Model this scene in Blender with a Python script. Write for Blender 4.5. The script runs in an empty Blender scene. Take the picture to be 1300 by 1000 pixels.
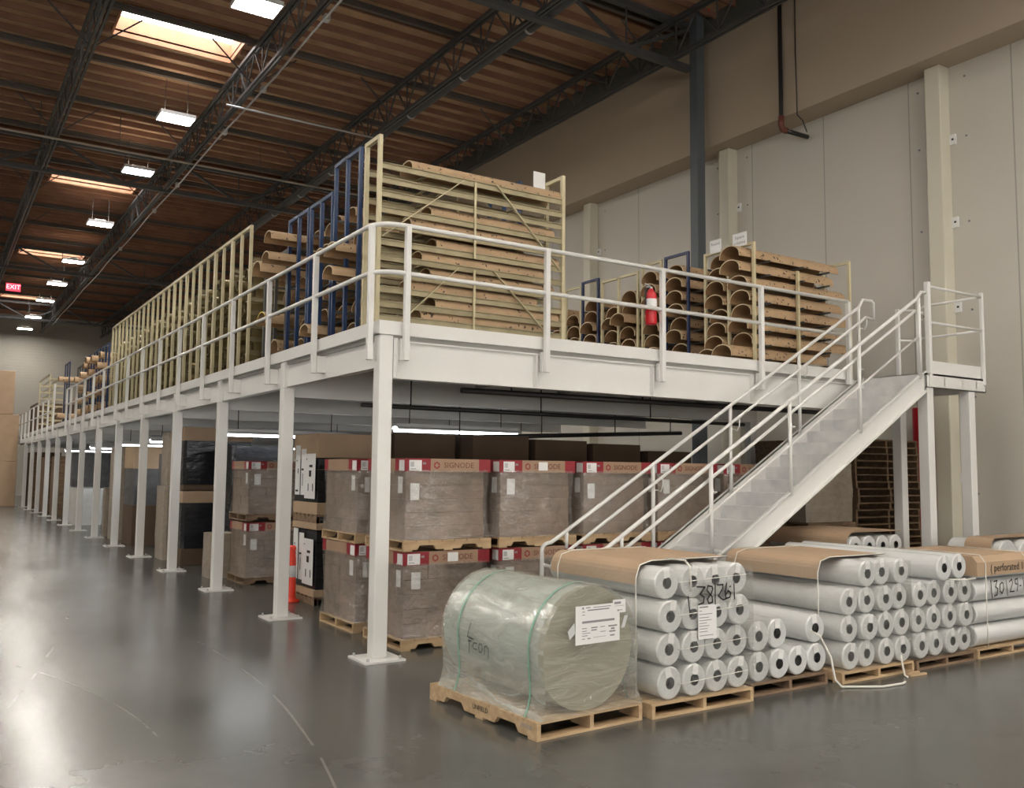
import bpy, math, random
from mathutils import Vector, Matrix
random.seed(7)
C = bpy.context.scene.collection
PI = math.pi
R = math.radians

# ------------------------------------------------------------------ materials
def mat(name, col, rough=.5, metal=0., var=0., vscale=6., bump=0., bscale=40., stretch=(1, 1, 1), col2=None,
        spec=.5, emit=None, estr=0., rvar=0., coat=0., detail=4.):
    m = bpy.data.materials.new(name); m.use_nodes = True
    nt = m.node_tree; N = nt.nodes; L = nt.links
    b = N['Principled BSDF']
    b.inputs['Base Color'].default_value = (*col, 1)
    b.inputs['Roughness'].default_value = rough
    b.inputs['Metallic'].default_value = metal
    b.inputs['Specular IOR Level'].default_value = spec
    if coat: b.inputs['Coat Weight'].default_value = coat
    if emit:
        b.inputs['Emission Color'].default_value = (*emit, 1); b.inputs['Emission Strength'].default_value = estr
    if var or bump or rvar or col2:
        tc = N.new('ShaderNodeTexCoord'); mp = N.new('ShaderNodeMapping'); mp.inputs['Scale'].default_value = stretch
        L.new(tc.outputs['Object'], mp.inputs['Vector'])
        if var or col2 or rvar:
            nz = N.new('ShaderNodeTexNoise'); nz.inputs['Scale'].default_value = vscale; nz.inputs['Detail'].default_value = detail
            L.new(mp.outputs[0], nz.inputs['Vector'])
            if var or col2:
                rp = N.new('ShaderNodeValToRGB')
                c2 = col2 or tuple(max(0, c * (1 - var)) for c in col)
                rp.color_ramp.elements[0].position = .3; rp.color_ramp.elements[1].position = .7
                rp.color_ramp.elements[0].color = (*c2, 1); rp.color_ramp.elements[1].color = (*col, 1)
                L.new(nz.outputs['Fac'], rp.inputs['Fac']); L.new(rp.outputs['Color'], b.inputs['Base Color'])
            if rvar:
                mr = N.new('ShaderNodeMapRange'); mr.inputs['To Min'].default_value = rough - rvar; mr.inputs['To Max'].default_value = rough + rvar
                L.new(nz.outputs['Fac'], mr.inputs['Value']); L.new(mr.outputs[0], b.inputs['Roughness'])
        if bump:
            n2 = N.new('ShaderNodeTexNoise'); n2.inputs['Scale'].default_value = bscale; n2.inputs['Detail'].default_value = 3
            L.new(mp.outputs[0], n2.inputs['Vector'])
            bp = N.new('ShaderNodeBump'); bp.inputs['Strength'].default_value = bump; bp.inputs['Distance'].default_value = .02
            L.new(n2.outputs['Fac'], bp.inputs['Height']); L.new(bp.outputs[0], b.inputs['Normal'])
    return m

def film(name, op=.22, tint=(.8, .82, .8), rough=.16, bump=.5, bscale=9., stretch=(1, 1, 3), gloss=.13):
    """clear stretch film: mostly see-through, a hazy gloss on wrinkles"""
    m = bpy.data.materials.new(name); m.use_nodes = True
    nt = m.node_tree; N = nt.nodes; L = nt.links
    N.remove(N['Principled BSDF']); out = N['Material Output']
    tr = N.new('ShaderNodeBsdfTransparent'); tr.inputs[0].default_value = (.97, .97, .96, 1)
    pr = N.new('ShaderNodeBsdfPrincipled'); pr.inputs['Base Color'].default_value = (*tint, 1); pr.inputs['Roughness'].default_value = rough
    mx = N.new('ShaderNodeMixShader')
    tc = N.new('ShaderNodeTexCoord'); mp = N.new('ShaderNodeMapping'); mp.inputs['Scale'].default_value = stretch
    L.new(tc.outputs['Object'], mp.inputs['Vector'])
    nz = N.new('ShaderNodeTexNoise'); nz.inputs['Scale'].default_value = bscale; nz.inputs['Detail'].default_value = 5
    nz.inputs['Distortion'].default_value = 1.2
    L.new(mp.outputs[0], nz.inputs['Vector'])
    bp = N.new('ShaderNodeBump'); bp.inputs['Strength'].default_value = bump; bp.inputs['Distance'].default_value = .03
    L.new(nz.outputs['Fac'], bp.inputs['Height']); L.new(bp.outputs[0], pr.inputs['Normal'])
    mr = N.new('ShaderNodeMapRange'); mr.inputs['From Min'].default_value = .35; mr.inputs['From Max'].default_value = .75
    mr.inputs['To Min'].default_value = op * .5; mr.inputs['To Max'].default_value = min(1, op * 1.7)
    L.new(nz.outputs['Fac'], mr.inputs['Value'])
    L.new(mr.outputs[0], mx.inputs[0]); L.new(tr.outputs[0], mx.inputs[1]); L.new(pr.outputs[0], mx.inputs[2])
    gl = N.new('ShaderNodeBsdfGlossy'); gl.inputs['Roughness'].default_value = rough * .8; gl.inputs['Color'].default_value = (1, 1, 1, 1)
    b2 = N.new('ShaderNodeBump'); b2.inputs['Strength'].default_value = min(1., bump * 1.3); b2.inputs['Distance'].default_value = .08
    L.new(nz.outputs['Fac'], b2.inputs['Height']); L.new(b2.outputs[0], gl.inputs['Normal'])
    m2 = N.new('ShaderNodeMixShader'); m2.inputs[0].default_value = gloss
    L.new(mx.outputs[0], m2.inputs[1]); L.new(gl.outputs[0], m2.inputs[2]); L.new(m2.outputs[0], out.inputs[0])
    return m

M = {}
M['white'] = mat('white powder coat', (.78, .77, .745), .36, var=.04, vscale=1.5)
M['tread'] = mat('white checker plate', (.80, .79, .77), .35, col2=(.58, .585, .59), vscale=3.2, bump=.25, bscale=60, detail=6)
M['deckunder'] = mat('galvanised deck', (.44, .43, .40), .5, metal=.0, var=.15, vscale=2)
M['darksteel'] = mat('dark grey primer steel', (.075, .075, .075), .5, var=.25, vscale=3)
M['purlin'] = mat('dark brown purlin', (.105, .085, .07), .6, var=.2, vscale=2)
M['colgrey'] = mat('slate grey column paint', (.10, .115, .125), .45)
M['pipe'] = mat('dark painted pipe', (.07, .07, .07), .45)
M['blackpipe'] = mat('black iron pipe', (.02, .018, .018), .45)
M['rust'] = mat('red brown pipe fitting', (.16, .05, .035), .5)
M['palepipe'] = mat('pale painted pipe', (.42, .37, .3), .5)
M['conduit'] = mat('galvanised conduit', (.55, .55, .55), .35, metal=.5)
M['red'] = mat('red enamel', (.55, .012, .02), .3)
M['darkred'] = mat('dark red enamel', (.28, .008, .015), .35)
M['ply'] = mat('osb roof sheathing', (.60, .40, .25), .8, col2=(.43, .265, .155), vscale=1.4, detail=8)
M['joist'] = mat('red brown roof joist', (.27, .138, .088), .8, var=.3, vscale=1.2)
M['well'] = mat('skylight well plywood', (.50, .25, .14), .7, col2=(.40, .18, .09), vscale=3, stretch=(1, 1, .3))
M['sky'] = mat('diffusing skylight pane', (.9, .95, 1), .4, emit=(.93, .97, 1.), estr=9.)
M['up'] = mat('added ceiling glow', (1, 1, 1), .4, emit=(1., .9, .72), estr=30.)  # glow added on top of each lamp to lift the roof
M['dayfill'] = mat('added daylight fill pane', (.9, .95, 1), .4, emit=(1., .97, .92), estr=9.)  # daylight fill for the added windows out of view
M['lens'] = mat('lamp lens', (1, 1, 1), .4, emit=(1., .95, .865), estr=165.)
M['tube'] = mat('lit lamp tube', (1, 1, 1), .4, emit=(.95, .98, 1.), estr=12.)
M['lamp'] = mat('white lamp housing', (.7, .7, .7), .5)
M['cream'] = mat('cream rack paint', (.62, .545, .345), .4, var=.12, vscale=3)
M['creamp'] = mat('cream wall post paint', (.68, .64, .52), .4, var=.06, vscale=1)
M['blue'] = mat('blue rack paint', (.02, .05, .135), .4, var=.2, vscale=3)
M['navy'] = mat('navy rack paint', (.02, .03, .085), .4)
M['greyrack'] = mat('grey rack paint', (.09, .09, .085), .5)
M['galv'] = mat('galvanised shelf channel', (.42, .36, .22), .45, metal=.2, var=.2, vscale=5)
M['olive'] = mat('olive shelf channel', (.27, .225, .125), .45, metal=.25, var=.25, vscale=5)
M['paper'] = mat('white paper', (.78, .78, .77), .6)
M['ink'] = mat('black ink', (.012, .012, .014), .6)
M['greyink'] = mat('grey print', (.25, .25, .26), .6)
M['lettergrey'] = mat('grey marker', (.03, .035, .035), .5)
M['cone'] = mat('orange red plastic', (.75, .045, .02), .45)
M['coneband'] = mat('grey reflective band', (.5, .5, .5), .35)
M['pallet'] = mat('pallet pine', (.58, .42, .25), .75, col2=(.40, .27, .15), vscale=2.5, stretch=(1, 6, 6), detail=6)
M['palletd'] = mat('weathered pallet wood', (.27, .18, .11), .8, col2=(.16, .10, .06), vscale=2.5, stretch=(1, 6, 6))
M['card'] = mat('brown cardboard', (.47, .33, .215), .75, var=.12, vscale=2)
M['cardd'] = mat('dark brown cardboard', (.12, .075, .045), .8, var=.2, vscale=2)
M['carton'] = mat('printed corrugated carton', (.27, .19, .14), .65, var=.4, vscale=3)
M['tray'] = mat('tray cardboard', (.36, .235, .155), .7, var=.08, vscale=3)
M['trayred'] = mat('red tray print', (.30, .02, .03), .5, var=.25, vscale=6)
M['edge'] = mat('cut cardboard edge', (.62, .5, .33), .8)
M['inner'] = mat('inside of cardboard tube', (.36, .22, .11), .8, var=.2, vscale=6)
M['roll'] = mat('clear white plastic film roll', (.70, .71, .70), .24, var=.10, vscale=5, bump=.35, bscale=14, stretch=(1, .25, 1), coat=.25)
M['rollend'] = mat('cut end of film roll', (.60, .61, .605), .5, var=.10, vscale=9)
M['core'] = mat('dark roll core', (.03, .026, .022), .8)
M['rollg'] = mat('darkened film roll', (.30, .30, .29), .35, var=.2, vscale=4, bump=.3, bscale=12)  # darker copy of the roll film; shade below the stairs put into colour
M['big'] = mat('pale green film', (.57, .63, .58), .26, col2=(.47, .52, .47), vscale=2.2, bump=.25, bscale=12, stretch=(.3, 1, 3), coat=.3)
M['bigend'] = mat('olive grey film roll end', (.36, .34, .25), .3, col2=(.30, .285, .21), vscale=2, bump=.1, bscale=5, coat=.2)
M['strap'] = mat('white plastic strapping', (.72, .70, .64), .45)
M['greenstrap'] = mat('green plastic strapping', (.22, .42, .32), .4)
M['wrap'] = film('clear stretch film', .40, tint=(.62, .64, .58), bump=.22, bscale=3.2, stretch=(.5, .6, 2.6), rough=.17)
M['wrapend'] = film('clear film over the roll end', .14, tint=(.62, .62, .56), bump=.3, bscale=3, stretch=(.6, 1, 2.5), rough=.15)
M['wrapb'] = film('crinkled stretch film over cartons', .16, gloss=.11, tint=(.56, .50, .44), bump=1.0, bscale=6, rough=.12, stretch=(1, 1, 1.3))
M['wraproll'] = film('stretch film round rolls', .07, gloss=.05, bump=.8, bscale=11, stretch=(1, 1, 2.5))
M['black'] = mat('black plastic crate', (.018, .018, .02), .4, var=.4, vscale=8)
M['blackwrap'] = mat('black pallet wrap', (.022, .023, .026), .22, var=.4, vscale=6, bump=.9, bscale=6, stretch=(1, 1, 2))
M['beigewrap'] = mat('wrapped beige bundle', (.36, .30, .235), .35, var=.25, vscale=5, bump=.9, bscale=8, stretch=(1, 1, 2))
M['greywrap'] = mat('wrapped grey bundle', (.13, .13, .135), .35, var=.35, vscale=5, bump=.8, bscale=7)
M['wood'] = mat('stored timber', (.21, .13, .07), .8, col2=(.10, .06, .035), vscale=3, stretch=(1, 5, 5))
M['exit'] = mat('lit red exit sign', (.8, .05, .08), .5, emit=(1., .05, .09), estr=1.6)
M['exitlit'] = mat('lit exit letters', (1, .4, .4), .5, emit=(1., .35, .4), estr=3.0)

def tube_mat():
    m = mat('half round cardboard form', (.47, .32, .185), .7, var=.18, vscale=3)
    nt = m.node_tree; N = nt.nodes; L = nt.links; b = N['Principled BSDF']
    old = b.inputs['Base Color'].links[0].from_socket
    tc = N.new('ShaderNodeTexCoord'); v = N.new('ShaderNodeTexNoise'); v.inputs['Scale'].default_value = 19; v.inputs['Detail'].default_value = 1
    oi = N.new('ShaderNodeObjectInfo'); ad = N.new('ShaderNodeVectorMath'); ad.operation = 'ADD'
    cb = N.new('ShaderNodeCombineXYZ'); ml = N.new('ShaderNodeMath'); ml.operation = 'MULTIPLY'; ml.inputs[1].default_value = 40
    L.new(oi.outputs['Random'], ml.inputs[0]); L.new(ml.outputs[0], cb.inputs[0]); L.new(ml.outputs[0], cb.inputs[1])
    L.new(tc.outputs['Object'], ad.inputs[0]); L.new(cb.outputs[0], ad.inputs[1]); L.new(ad.outputs[0], v.inputs['Vector'])
    rp = N.new('ShaderNodeValToRGB'); rp.color_ramp.elements[0].position = .65; rp.color_ramp.elements[1].position = .69
    L.new(v.outputs['Fac'], rp.inputs['Fac'])
    mx = N.new('ShaderNodeMix'); mx.data_type = 'RGBA'
    L.new(rp.outputs['Color'], mx.inputs['Factor']); L.new(old, mx.inputs[6]); mx.inputs[7].default_value = (.07, .045, .03, 1)
    L.new(mx.outputs[2], b.inputs['Base Color'])
    return m
M['form'] = tube_mat(); M['yellow'] = mat('yellow edge paint', (.75, .6, .03), .5)
M['gold'] = mat('olive gold tube', (.23, .175, .075), .42, metal=.2, var=.3, vscale=4)
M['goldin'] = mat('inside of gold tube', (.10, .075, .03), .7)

def floor_mat():
    m = bpy.data.materials.new('polished concrete'); m.use_nodes = True
    nt = m.node_tree; N = nt.nodes; L = nt.links; b = N['Principled BSDF']
    tc = N.new('ShaderNodeTexCoord')
    def noise(s, d=5, dist=0.):
        n = N.new('ShaderNodeTexNoise'); n.inputs['Scale'].default_value = s; n.inputs['Detail'].default_value = d; n.inputs['Distortion'].default_value = dist
        L.new(tc.outputs['Object'], n.inputs['Vector']); return n.outputs['Fac']
    def math_(op, a, c=None, d=None):
        n = N.new('ShaderNodeMath'); n.operation = op
        for i, x in enumerate((a, c, d)):
            if x is None: continue
            if isinstance(x, (int, float)): n.inputs[i].default_value = x
            else: L.new(x, n.inputs[i])
        return n.outputs[0]
    rp = N.new('ShaderNodeValToRGB')
    e = rp.color_ramp.elements
    e[0].position = .28; e[0].color = (.070, .071, .066, 1); e[1].position = .75; e[1].color = (.128, .127, .117, 1)
    big = noise(.55, 8, .6); fine = noise(7., 6)
    L.new(math_('MULTIPLY_ADD', fine, .14, math_('MULTIPLY', big, .86)), rp.inputs['Fac'])
    sep = N.new('ShaderNodeSeparateXYZ'); L.new(tc.outputs['Object'], sep.inputs[0])
    X, Y = sep.outputs[0], sep.outputs[1]
    wob = math_('MULTIPLY', noise(.8, 2), .04)
    # pale tyre arcs worn into the slab
    def arc(cx, cy, r, w):
        dx = math_('SUBTRACT', X, cx); dy = math_('SUBTRACT', Y, cy)
        d = math_('SQRT', math_('ADD', math_('MULTIPLY', dx, dx), math_('MULTIPLY', dy, dy)))
        return math_('LESS_THAN', math_('ABSOLUTE', math_('SUBTRACT', math_('ADD', d, wob), r)), w)
    a1 = arc(-60.66, 14.6, 59.0, .012); a2 = arc(-21.03, .96, 19.72, .010); a3 = arc(-12.2, -2.0, 9.6, .007)
    arcs = math_('MULTIPLY', math_('MAXIMUM', math_('MAXIMUM', a1, a2), a3), math_('GREATER_THAN', noise(1.7, 3), .47))
    # saw cut joints
    def joint(v, step, off):
        return math_('LESS_THAN', math_('ABSOLUTE', math_('SUBTRACT', math_('MODULO', math_('ADD', v, 200. + off), step), step / 2)), .006)
    jn = math_('MAXIMUM', joint(X, 4.4, 0.6), joint(Y, 4.4, 1.2))
    def mixc(fac, a, c):
        n = N.new('ShaderNodeMix'); n.data_type = 'RGBA'; L.new(fac, n.inputs['Factor']); L.new(a, n.inputs[6]); n.inputs[7].default_value = (*c, 1); return n.outputs[2]
    c = mixc(math_('MULTIPLY', arcs, .32), rp.outputs['Color'], (.36, .34, .30))
    c = mixc(math_('MULTIPLY', jn, .5), c, (.05, .048, .044))
    L.new(c, b.inputs['Base Color'])
    mr = N.new('ShaderNodeMapRange'); mr.inputs['From Min'].default_value = .3; mr.inputs['From Max'].default_value = .7
    mr.inputs['To Min'].default_value = .19; mr.inputs['To Max'].default_value = .27
    L.new(math_('MULTIPLY_ADD', fine, .15, math_('MULTIPLY', big, .85)), mr.inputs['Value']); L.new(mr.outputs[0], b.inputs['Roughness'])
    b.inputs['Specular IOR Level'].default_value = .55
    return m
M['floor'] = floor_mat()

def wall_mat(name, col, seam0, step, dots=True):
    m = mat(name, col, .45, var=.05, vscale=.5)
    nt = m.node_tree; N = nt.nodes; L = nt.links; b = N['Principled BSDF']
    old = b.inputs['Base Color'].links[0].from_socket
    tc = N.new('ShaderNodeTexCoord'); sep = N.new('ShaderNodeSeparateXYZ'); L.new(tc.outputs['Object'], sep.inputs[0])
    def math_(op, a, c=None):
        n = N.new('ShaderNodeMath'); n.operation = op
        for i, x in enumerate((a, c)):
            if x is None: continue
            if isinstance(x, (int, float)): n.inputs[i].default_value = x
            else: L.new(x, n.inputs[i])
        return n.outputs[0]
    Y, Z = sep.outputs[1], sep.outputs[2]
    my = math_('MODULO', math_('ADD', math_('SUBTRACT', Y, seam0), step * 50 + step / 2), step)
    d = math_('ABSOLUTE', math_('SUBTRACT', my, step / 2))
    fac = math_('MULTIPLY', math_('LESS_THAN', d, .014), .55)
    mx = N.new('ShaderNodeMix'); mx.data_type = 'RGBA'; L.new(fac, mx.inputs['Factor']); L.new(old, mx.inputs[6]); mx.inputs[7].default_value = (.2, .19, .16, 1)
    L.new(mx.outputs[2], b.inputs['Base Color'])
    return m
M['wallp'] = wall_mat('insulated wall panel', (.60, .565, .50), -.92, 2.08)
M['wallu'] = mat('beige plaster wall', (.44, .36, .27), .7, var=.06, vscale=.4)
M['wallb'] = mat('painted rear wall', (.40, .375, .33), .6, var=.08, vscale=.3)
M['wallgrey'] = mat('grey green wall band', (.10, .105, .095), .6, var=.1, vscale=1)

# ------------------------------------------------------------------ mesh builder
class MB:
    def __init__(s): s.v = []; s.f = []; s.m = []; s.sm = []
    def add(s, vs, fs, mi=0, smooth=False):
        o = len(s.v); s.v += [tuple(v) for v in vs]
        for f in fs:
            s.f.append(tuple(o + i for i in f)); s.m.append(mi); s.sm.append(smooth)
        return s
    def box(s, x0, x1, y0, y1, z0, z1, mi=0):
        vs = [(x, y, z) for x in (x0, x1) for y in (y0, y1) for z in (z0, z1)]
        return s.add(vs, [(0, 1, 3, 2), (4, 6, 7, 5), (0, 4, 5, 1), (2, 3, 7, 6), (0, 2, 6, 4), (1, 5, 7, 3)], mi)
    def bar(s, a, b, w, h, mi=0, up=(0, 0, 1)):
        a = Vector(a); b = Vector(b); d = (b - a).normalized(); u = Vector(up)
        if abs(d.dot(u)) > .98: u = Vector((0, 1, 0))
        r = d.cross(u).normalized(); u = r.cross(d)
        r *= w / 2; u *= h / 2
        vs = [p + q for p in (a, b) for q in (-r - u, r - u, r + u, -r + u)]
        return s.add(vs, [(0, 1, 2, 3), (7, 6, 5, 4), (0, 4, 5, 1), (1, 5, 6, 2), (2, 6, 7, 3), (3, 7, 4, 0)], mi)
    def path(s, pts, r, n=8, mi=0, cap=True):
        P = [Vector(p) for p in pts]; o = len(s.v); k = len(P); prev = None
        for i, p in enumerate(P):
            if i == 0: d = P[1] - P[0]
            elif i == k - 1: d = P[-1] - P[-2]
            else: d = (P[i + 1] - P[i]).normalized() + (P[i] - P[i - 1]).normalized()
            d.normalize()
            if prev is None:
                u = Vector((0, 0, 1)) if abs(d.z) < .9 else Vector((0, 1, 0))
                a = d.cross(u).normalized()
            else:
                a = (prev - d * prev.dot(d)).normalized()
            prev = a; b = d.cross(a)
            sc = 1.
            if 0 < i < k - 1:
                c = (P[i + 1] - P[i]).normalized().dot(d); sc = 1 / max(.5, c) if False else 1.
            for j in range(n):
                t = 2 * PI * j / n; s.v.append(tuple(p + (a * math.cos(t) + b * math.sin(t)) * r * sc))
        for i in range(k - 1):
            for j in range(n):
                j2 = (j + 1) % n
                s.f.append((o + i * n + j, o + i * n + j2, o + (i + 1) * n + j2, o + (i + 1) * n + j)); s.m.append(mi); s.sm.append(True)
        if cap:
            s.f.append(tuple(o + j for j in range(n))[::-1]); s.m.append(mi); s.sm.append(False)
            s.f.append(tuple(o + (k - 1) * n + j for j in range(n))); s.m.append(mi); s.sm.append(False)
        return s
    def prism(s, poly, axis, a, b, mi=0, mcap=None, smooth=False):
        """extrude a closed 2-D polygon along an axis; axis x: (y,z), y: (x,z), z: (x,y)"""
        def P(q, t):
            return {'x': (t, q[0], q[1]), 'y': (q[0], t, q[1]), 'z': (q[0], q[1], t)}[axis]
        n = len(poly); vs = [P(q, a) for q in poly] + [P(q, b) for q in poly]
        s.add(vs, [(i, (i + 1) % n, n + (i + 1) % n, n + i) for i in range(n)], mi, smooth)
        s.add(vs[:n], [tuple(range(n))[::-1]], mi if mcap is None else mcap); s.add(vs[n:], [tuple(range(n))], mi if mcap is None else mcap)
        return s
    def cyl(s, c, axis, r, a, b, n=24, mi=0, mcap=None):
        return s.prism([(c[0] + r * math.cos(2 * PI * i / n), c[1] + r * math.sin(2 * PI * i / n)) for i in range(n)], axis, a, b, mi, mcap, True)
    def lathe(s, prof, c=(0, 0), n=20, mi=0):
        o = len(s.v); k = len(prof)
        for r, z in prof:
            for j in range(n): s.v.append((c[0] + r * math.cos(2 * PI * j / n), c[1] + r * math.sin(2 * PI * j / n), z))
        for i in range(k - 1):
            for j in range(n):
                j2 = (j + 1) % n; s.f.append((o + i * n + j, o + i * n + j2, o + (i + 1) * n + j2, o + (i + 1) * n + j)); s.m.append(mi); s.sm.append(True)
        return s
    def mesh(s, name, mats):
        me = bpy.data.meshes.new(name); me.from_pydata(s.v, [], s.f)
        for m in (mats if isinstance(mats, (list, tuple)) else [mats]): me.materials.append(m)
        me.polygons.foreach_set('material_index', s.m); me.polygons.foreach_set('use_smooth', s.sm)
        me.update()
        import bmesh
        bm = bmesh.new(); bm.from_mesh(me); bmesh.ops.recalc_face_normals(bm, faces=bm.faces); bm.to_mesh(me); bm.free()
        return me
    def build(s, name, mats, parent=None, loc=None):
        o = bpy.data.objects.new(name, s.mesh(name, mats)); C.objects.link(o)
        if parent is not None: o.parent = parent
        if loc: o.location = loc
        return o

def thing(name, label, cat, loc=(0, 0, 0), rz=0., group=None):
    o = bpy.data.objects.new(name, None); C.objects.link(o); o.location = loc; o.rotation_euler = (0, 0, rz); o.empty_display_size = .1
    tag(o, label, cat, group); return o
def tag(o, label, cat, group=None):
    o['label'] = label; o['category'] = cat; o['kind'] = 'thing'
    if group: o['group'] = group
    return o
def struct(o): o['kind'] = 'structure'; return o
def inst(me, name, parent=None, loc=(0, 0, 0), rot=(0, 0, 0)):
    o = bpy.data.objects.new(name, me); C.objects.link(o); o.location = loc; o.rotation_euler = rot
    if parent is not None: o.parent = parent
    return o
def copy_tree(o, parent=None):
    c = o.copy(); C.objects.link(c)
    if parent is not None: c.parent = parent
    for ch in list(o.children): copy_tree(ch, c)
    return c
ORD = ['first', 'second', 'third', 'fourth', 'fifth', 'sixth', 'seventh', 'eighth', 'ninth', 'tenth', 'eleventh', 'twelfth', 'thirteenth', 'fourteenth',
       'fifteenth', 'sixteenth', 'seventeenth', 'eighteenth']
def bev(o, w=.006, seg=2):
    m = o.modifiers.new('bevel', 'BEVEL'); m.width = w; m.segments = seg; m.limit_method = 'ANGLE'; m.angle_limit = R(50); return o

def text_mesh(txt, size, extr=.0008, align='CENTER'):
    cu = bpy.data.curves.new('lettering', 'FONT'); cu.body = txt; cu.size = size; cu.extrude = extr; cu.align_x = align; cu.align_y = 'CENTER'
    cu.resolution_u = 2
    o = bpy.data.objects.new('lettering', cu); C.objects.link(o)
    dg = bpy.context.evaluated_depsgraph_get(); me = bpy.data.meshes.new_from_object(o.evaluated_get(dg))
    bpy.data.objects.remove(o); return me
def lettering(txt, size, m, parent, loc, rot, sx=1.):
    me = text_mesh(txt, size); me.materials.clear(); me.materials.append(m)
    o = inst(me, 'lettering', parent, loc, rot); o.scale = (sx, 1, 1); return o
FRONT = (PI / 2, 0, 0)             # text that faces -Y
LEFT = (PI / 2, 0, -PI / 2)        # text that faces -X

def strokes(mb, lines, f, w, lift=.0015, mi=0):
    """hand lettering: ribbons; f maps (u,v)->3-D point, w stroke width"""
    for ln in lines:
        for (a, b) in zip(ln[:-1], ln[1:]):
            d = Vector((b[0] - a[0], b[1] - a[1])); n = max(1, int(d.length / .03)); d.normalize(); q = Vector((-d.y, d.x)) * w / 2
            a2 = Vector(a) - d * w * .4; b2 = Vector(b) + d * w * .4
            for i in range(n):
                p0 = a2.lerp(b2, i / n); p1 = a2.lerp(b2, (i + 1) / n)
                mb.add([f(*(p0 - q)), f(*(p0 + q)), f(*(p1 + q)), f(*(p1 - q))], [(0, 1, 2, 3)], mi)

# ------------------------------------------------------------------ setting
H = 3.72                      # deck level
XW, XU, ZS = 12.1, 11.4, 10.08
Y0, Y1, XL = -24., 66., -29.
struct(MB().box(XL, XW + .3, Y0, Y1, -.2, 0).build('floor', M['floor']))
struct(MB().box(XW, XW + .3, Y0, Y1, 0, ZS + .2).build('wall_right', M['wallp']))
struct(MB().box(XU, XW + .3, Y0, Y1, ZS, 14.4).build('wall_right_upper', M['wallu']))
struct(MB().box(XU - .03, XU, Y0, Y1, 12.84, 13.4).build('trim_1', M['wallgrey']))
struct(MB().box(XL, XW, Y1, Y1 + .3, 0, 14.4).build('wall_back', M['wallb']))
rb = MB()
for i in range(60): rb.box(XL, XW, Y1 - .03, Y1, .5 + i * .22, .6 + i * .22)
struct(rb.build('trim_2', M['wallb']))
struct(MB().box(XL, XW, Y0 - .3, Y0, 0, 14.4).build('wall_front', M['wallb']))
struct(MB().box(XL - .3, XL, Y0, Y1, 0, 14.4).build('wall_left', M['wallb']))

for i, (x0_, x1_) in enumerate(((-22, -18.5), (-14.5, -11), (-7, -3.5), (.5, 4), (6.5, 10))):  # unseen dock windows, added to light the front faces
    o = struct(MB().box(x0_ - .15, x1_ + .15, Y0, Y0 + .06, 0, 4.4).build('window_%d' % (20 + i), M['lamp'])); MB().box(x0_, x1_, Y0 + .06, Y0 + .08, .1, 4.25).build('pane', M['dayfill'], o)
o = struct(MB().box(XL, XL + .06, -16.2, -8.8, 3.8, 10.2).build('window_30', M['lamp'])); MB().box(XL + .06, XL + .08, -16, -9, 4, 10).build('pane', M['dayfill'], o)  # unseen side window, added for low light from the left
SKY = [(-.85, 2.15, y, y + 1.6) for y in (-15.2, -.9, 13.45, 27.8, 42.2, 56.5)]
SKY += [(-16.9, -13.9, y, y + 1.6) for y in (-.9, 13.45, 27.8, 42.2)]
ZC = 13.4
cb = MB()
ys = sorted({Y0, Y1, *[s[2] for s in SKY], *[s[3] for s in SKY]})
for a, b in zip(ys[:-1], ys[1:]):
    holes = sorted([s for s in SKY if s[2] <= a + 1e-6 and s[3] >= b - 1e-6])
    x = XL
    for h in holes:
        cb.box(x, h[0], a, b, ZC, ZC + .05); x = h[1]
    cb.box(x, XU + .3, a, b, ZC, ZC + .05)
ceil = struct(cb.build('ceiling', M['ply']))
jb = MB(); y = Y0 + .3
while y < Y1:
    hs = sorted([s for s in SKY if s[2] - .03 < y < s[3] + .03]); x = XL
    for h in hs:
        if h[0] > x: jb.box(x, h[0] - .05, y - .03, y + .03, ZC - .16, ZC)
        x = h[1] + .05
    jb.box(x, XU, y - .03, y + .03, ZC - .16, ZC); y += .655
jb.build('joist', M['joist'], ceil)
for i, s in enumerate(SKY):
    w = MB(); x0, x1, y0, y1 = s
    w.box(x0 - .05, x0, y0 - .05, y1 + .05, ZC - .12, ZC + .45); w.box(x1, x1 + .05, y0 - .05, y1 + .05, ZC - .12, ZC + .45)
    w.box(x0, x1, y0 - .05, y0, ZC - .12, ZC + .45); w.box(x0, x1, y1, y1 + .05, ZC - .12, ZC + .45)
    o = struct(w.build('window_%d' % (i + 1), M['well']))
    MB().box(x0, x1, y0, y1, ZC + .42, ZC + .45).build('pane', M['sky'], o)

# dark steel roof purlins along X
pb = MB(); k = 0; y = -13.0
while y < 64:
    if not any(s[2] - .2 < y < s[3] + .2 for s in SKY[:6]):
        z1 = ZC - .16
        pb.box(XL, XU - .02, y - .05, y + .05, z1 - .04, z1); pb.box(XL, XU - .02, y - .05, y + .05, z1 - .16, z1 - .12); pb.box(XL, XU - .02, y - .012, y + .012, z1 - .14, z1 - .03)
    y += 3.275
struct(pb.build('ceiling_purlins', M['purlin']))

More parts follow.
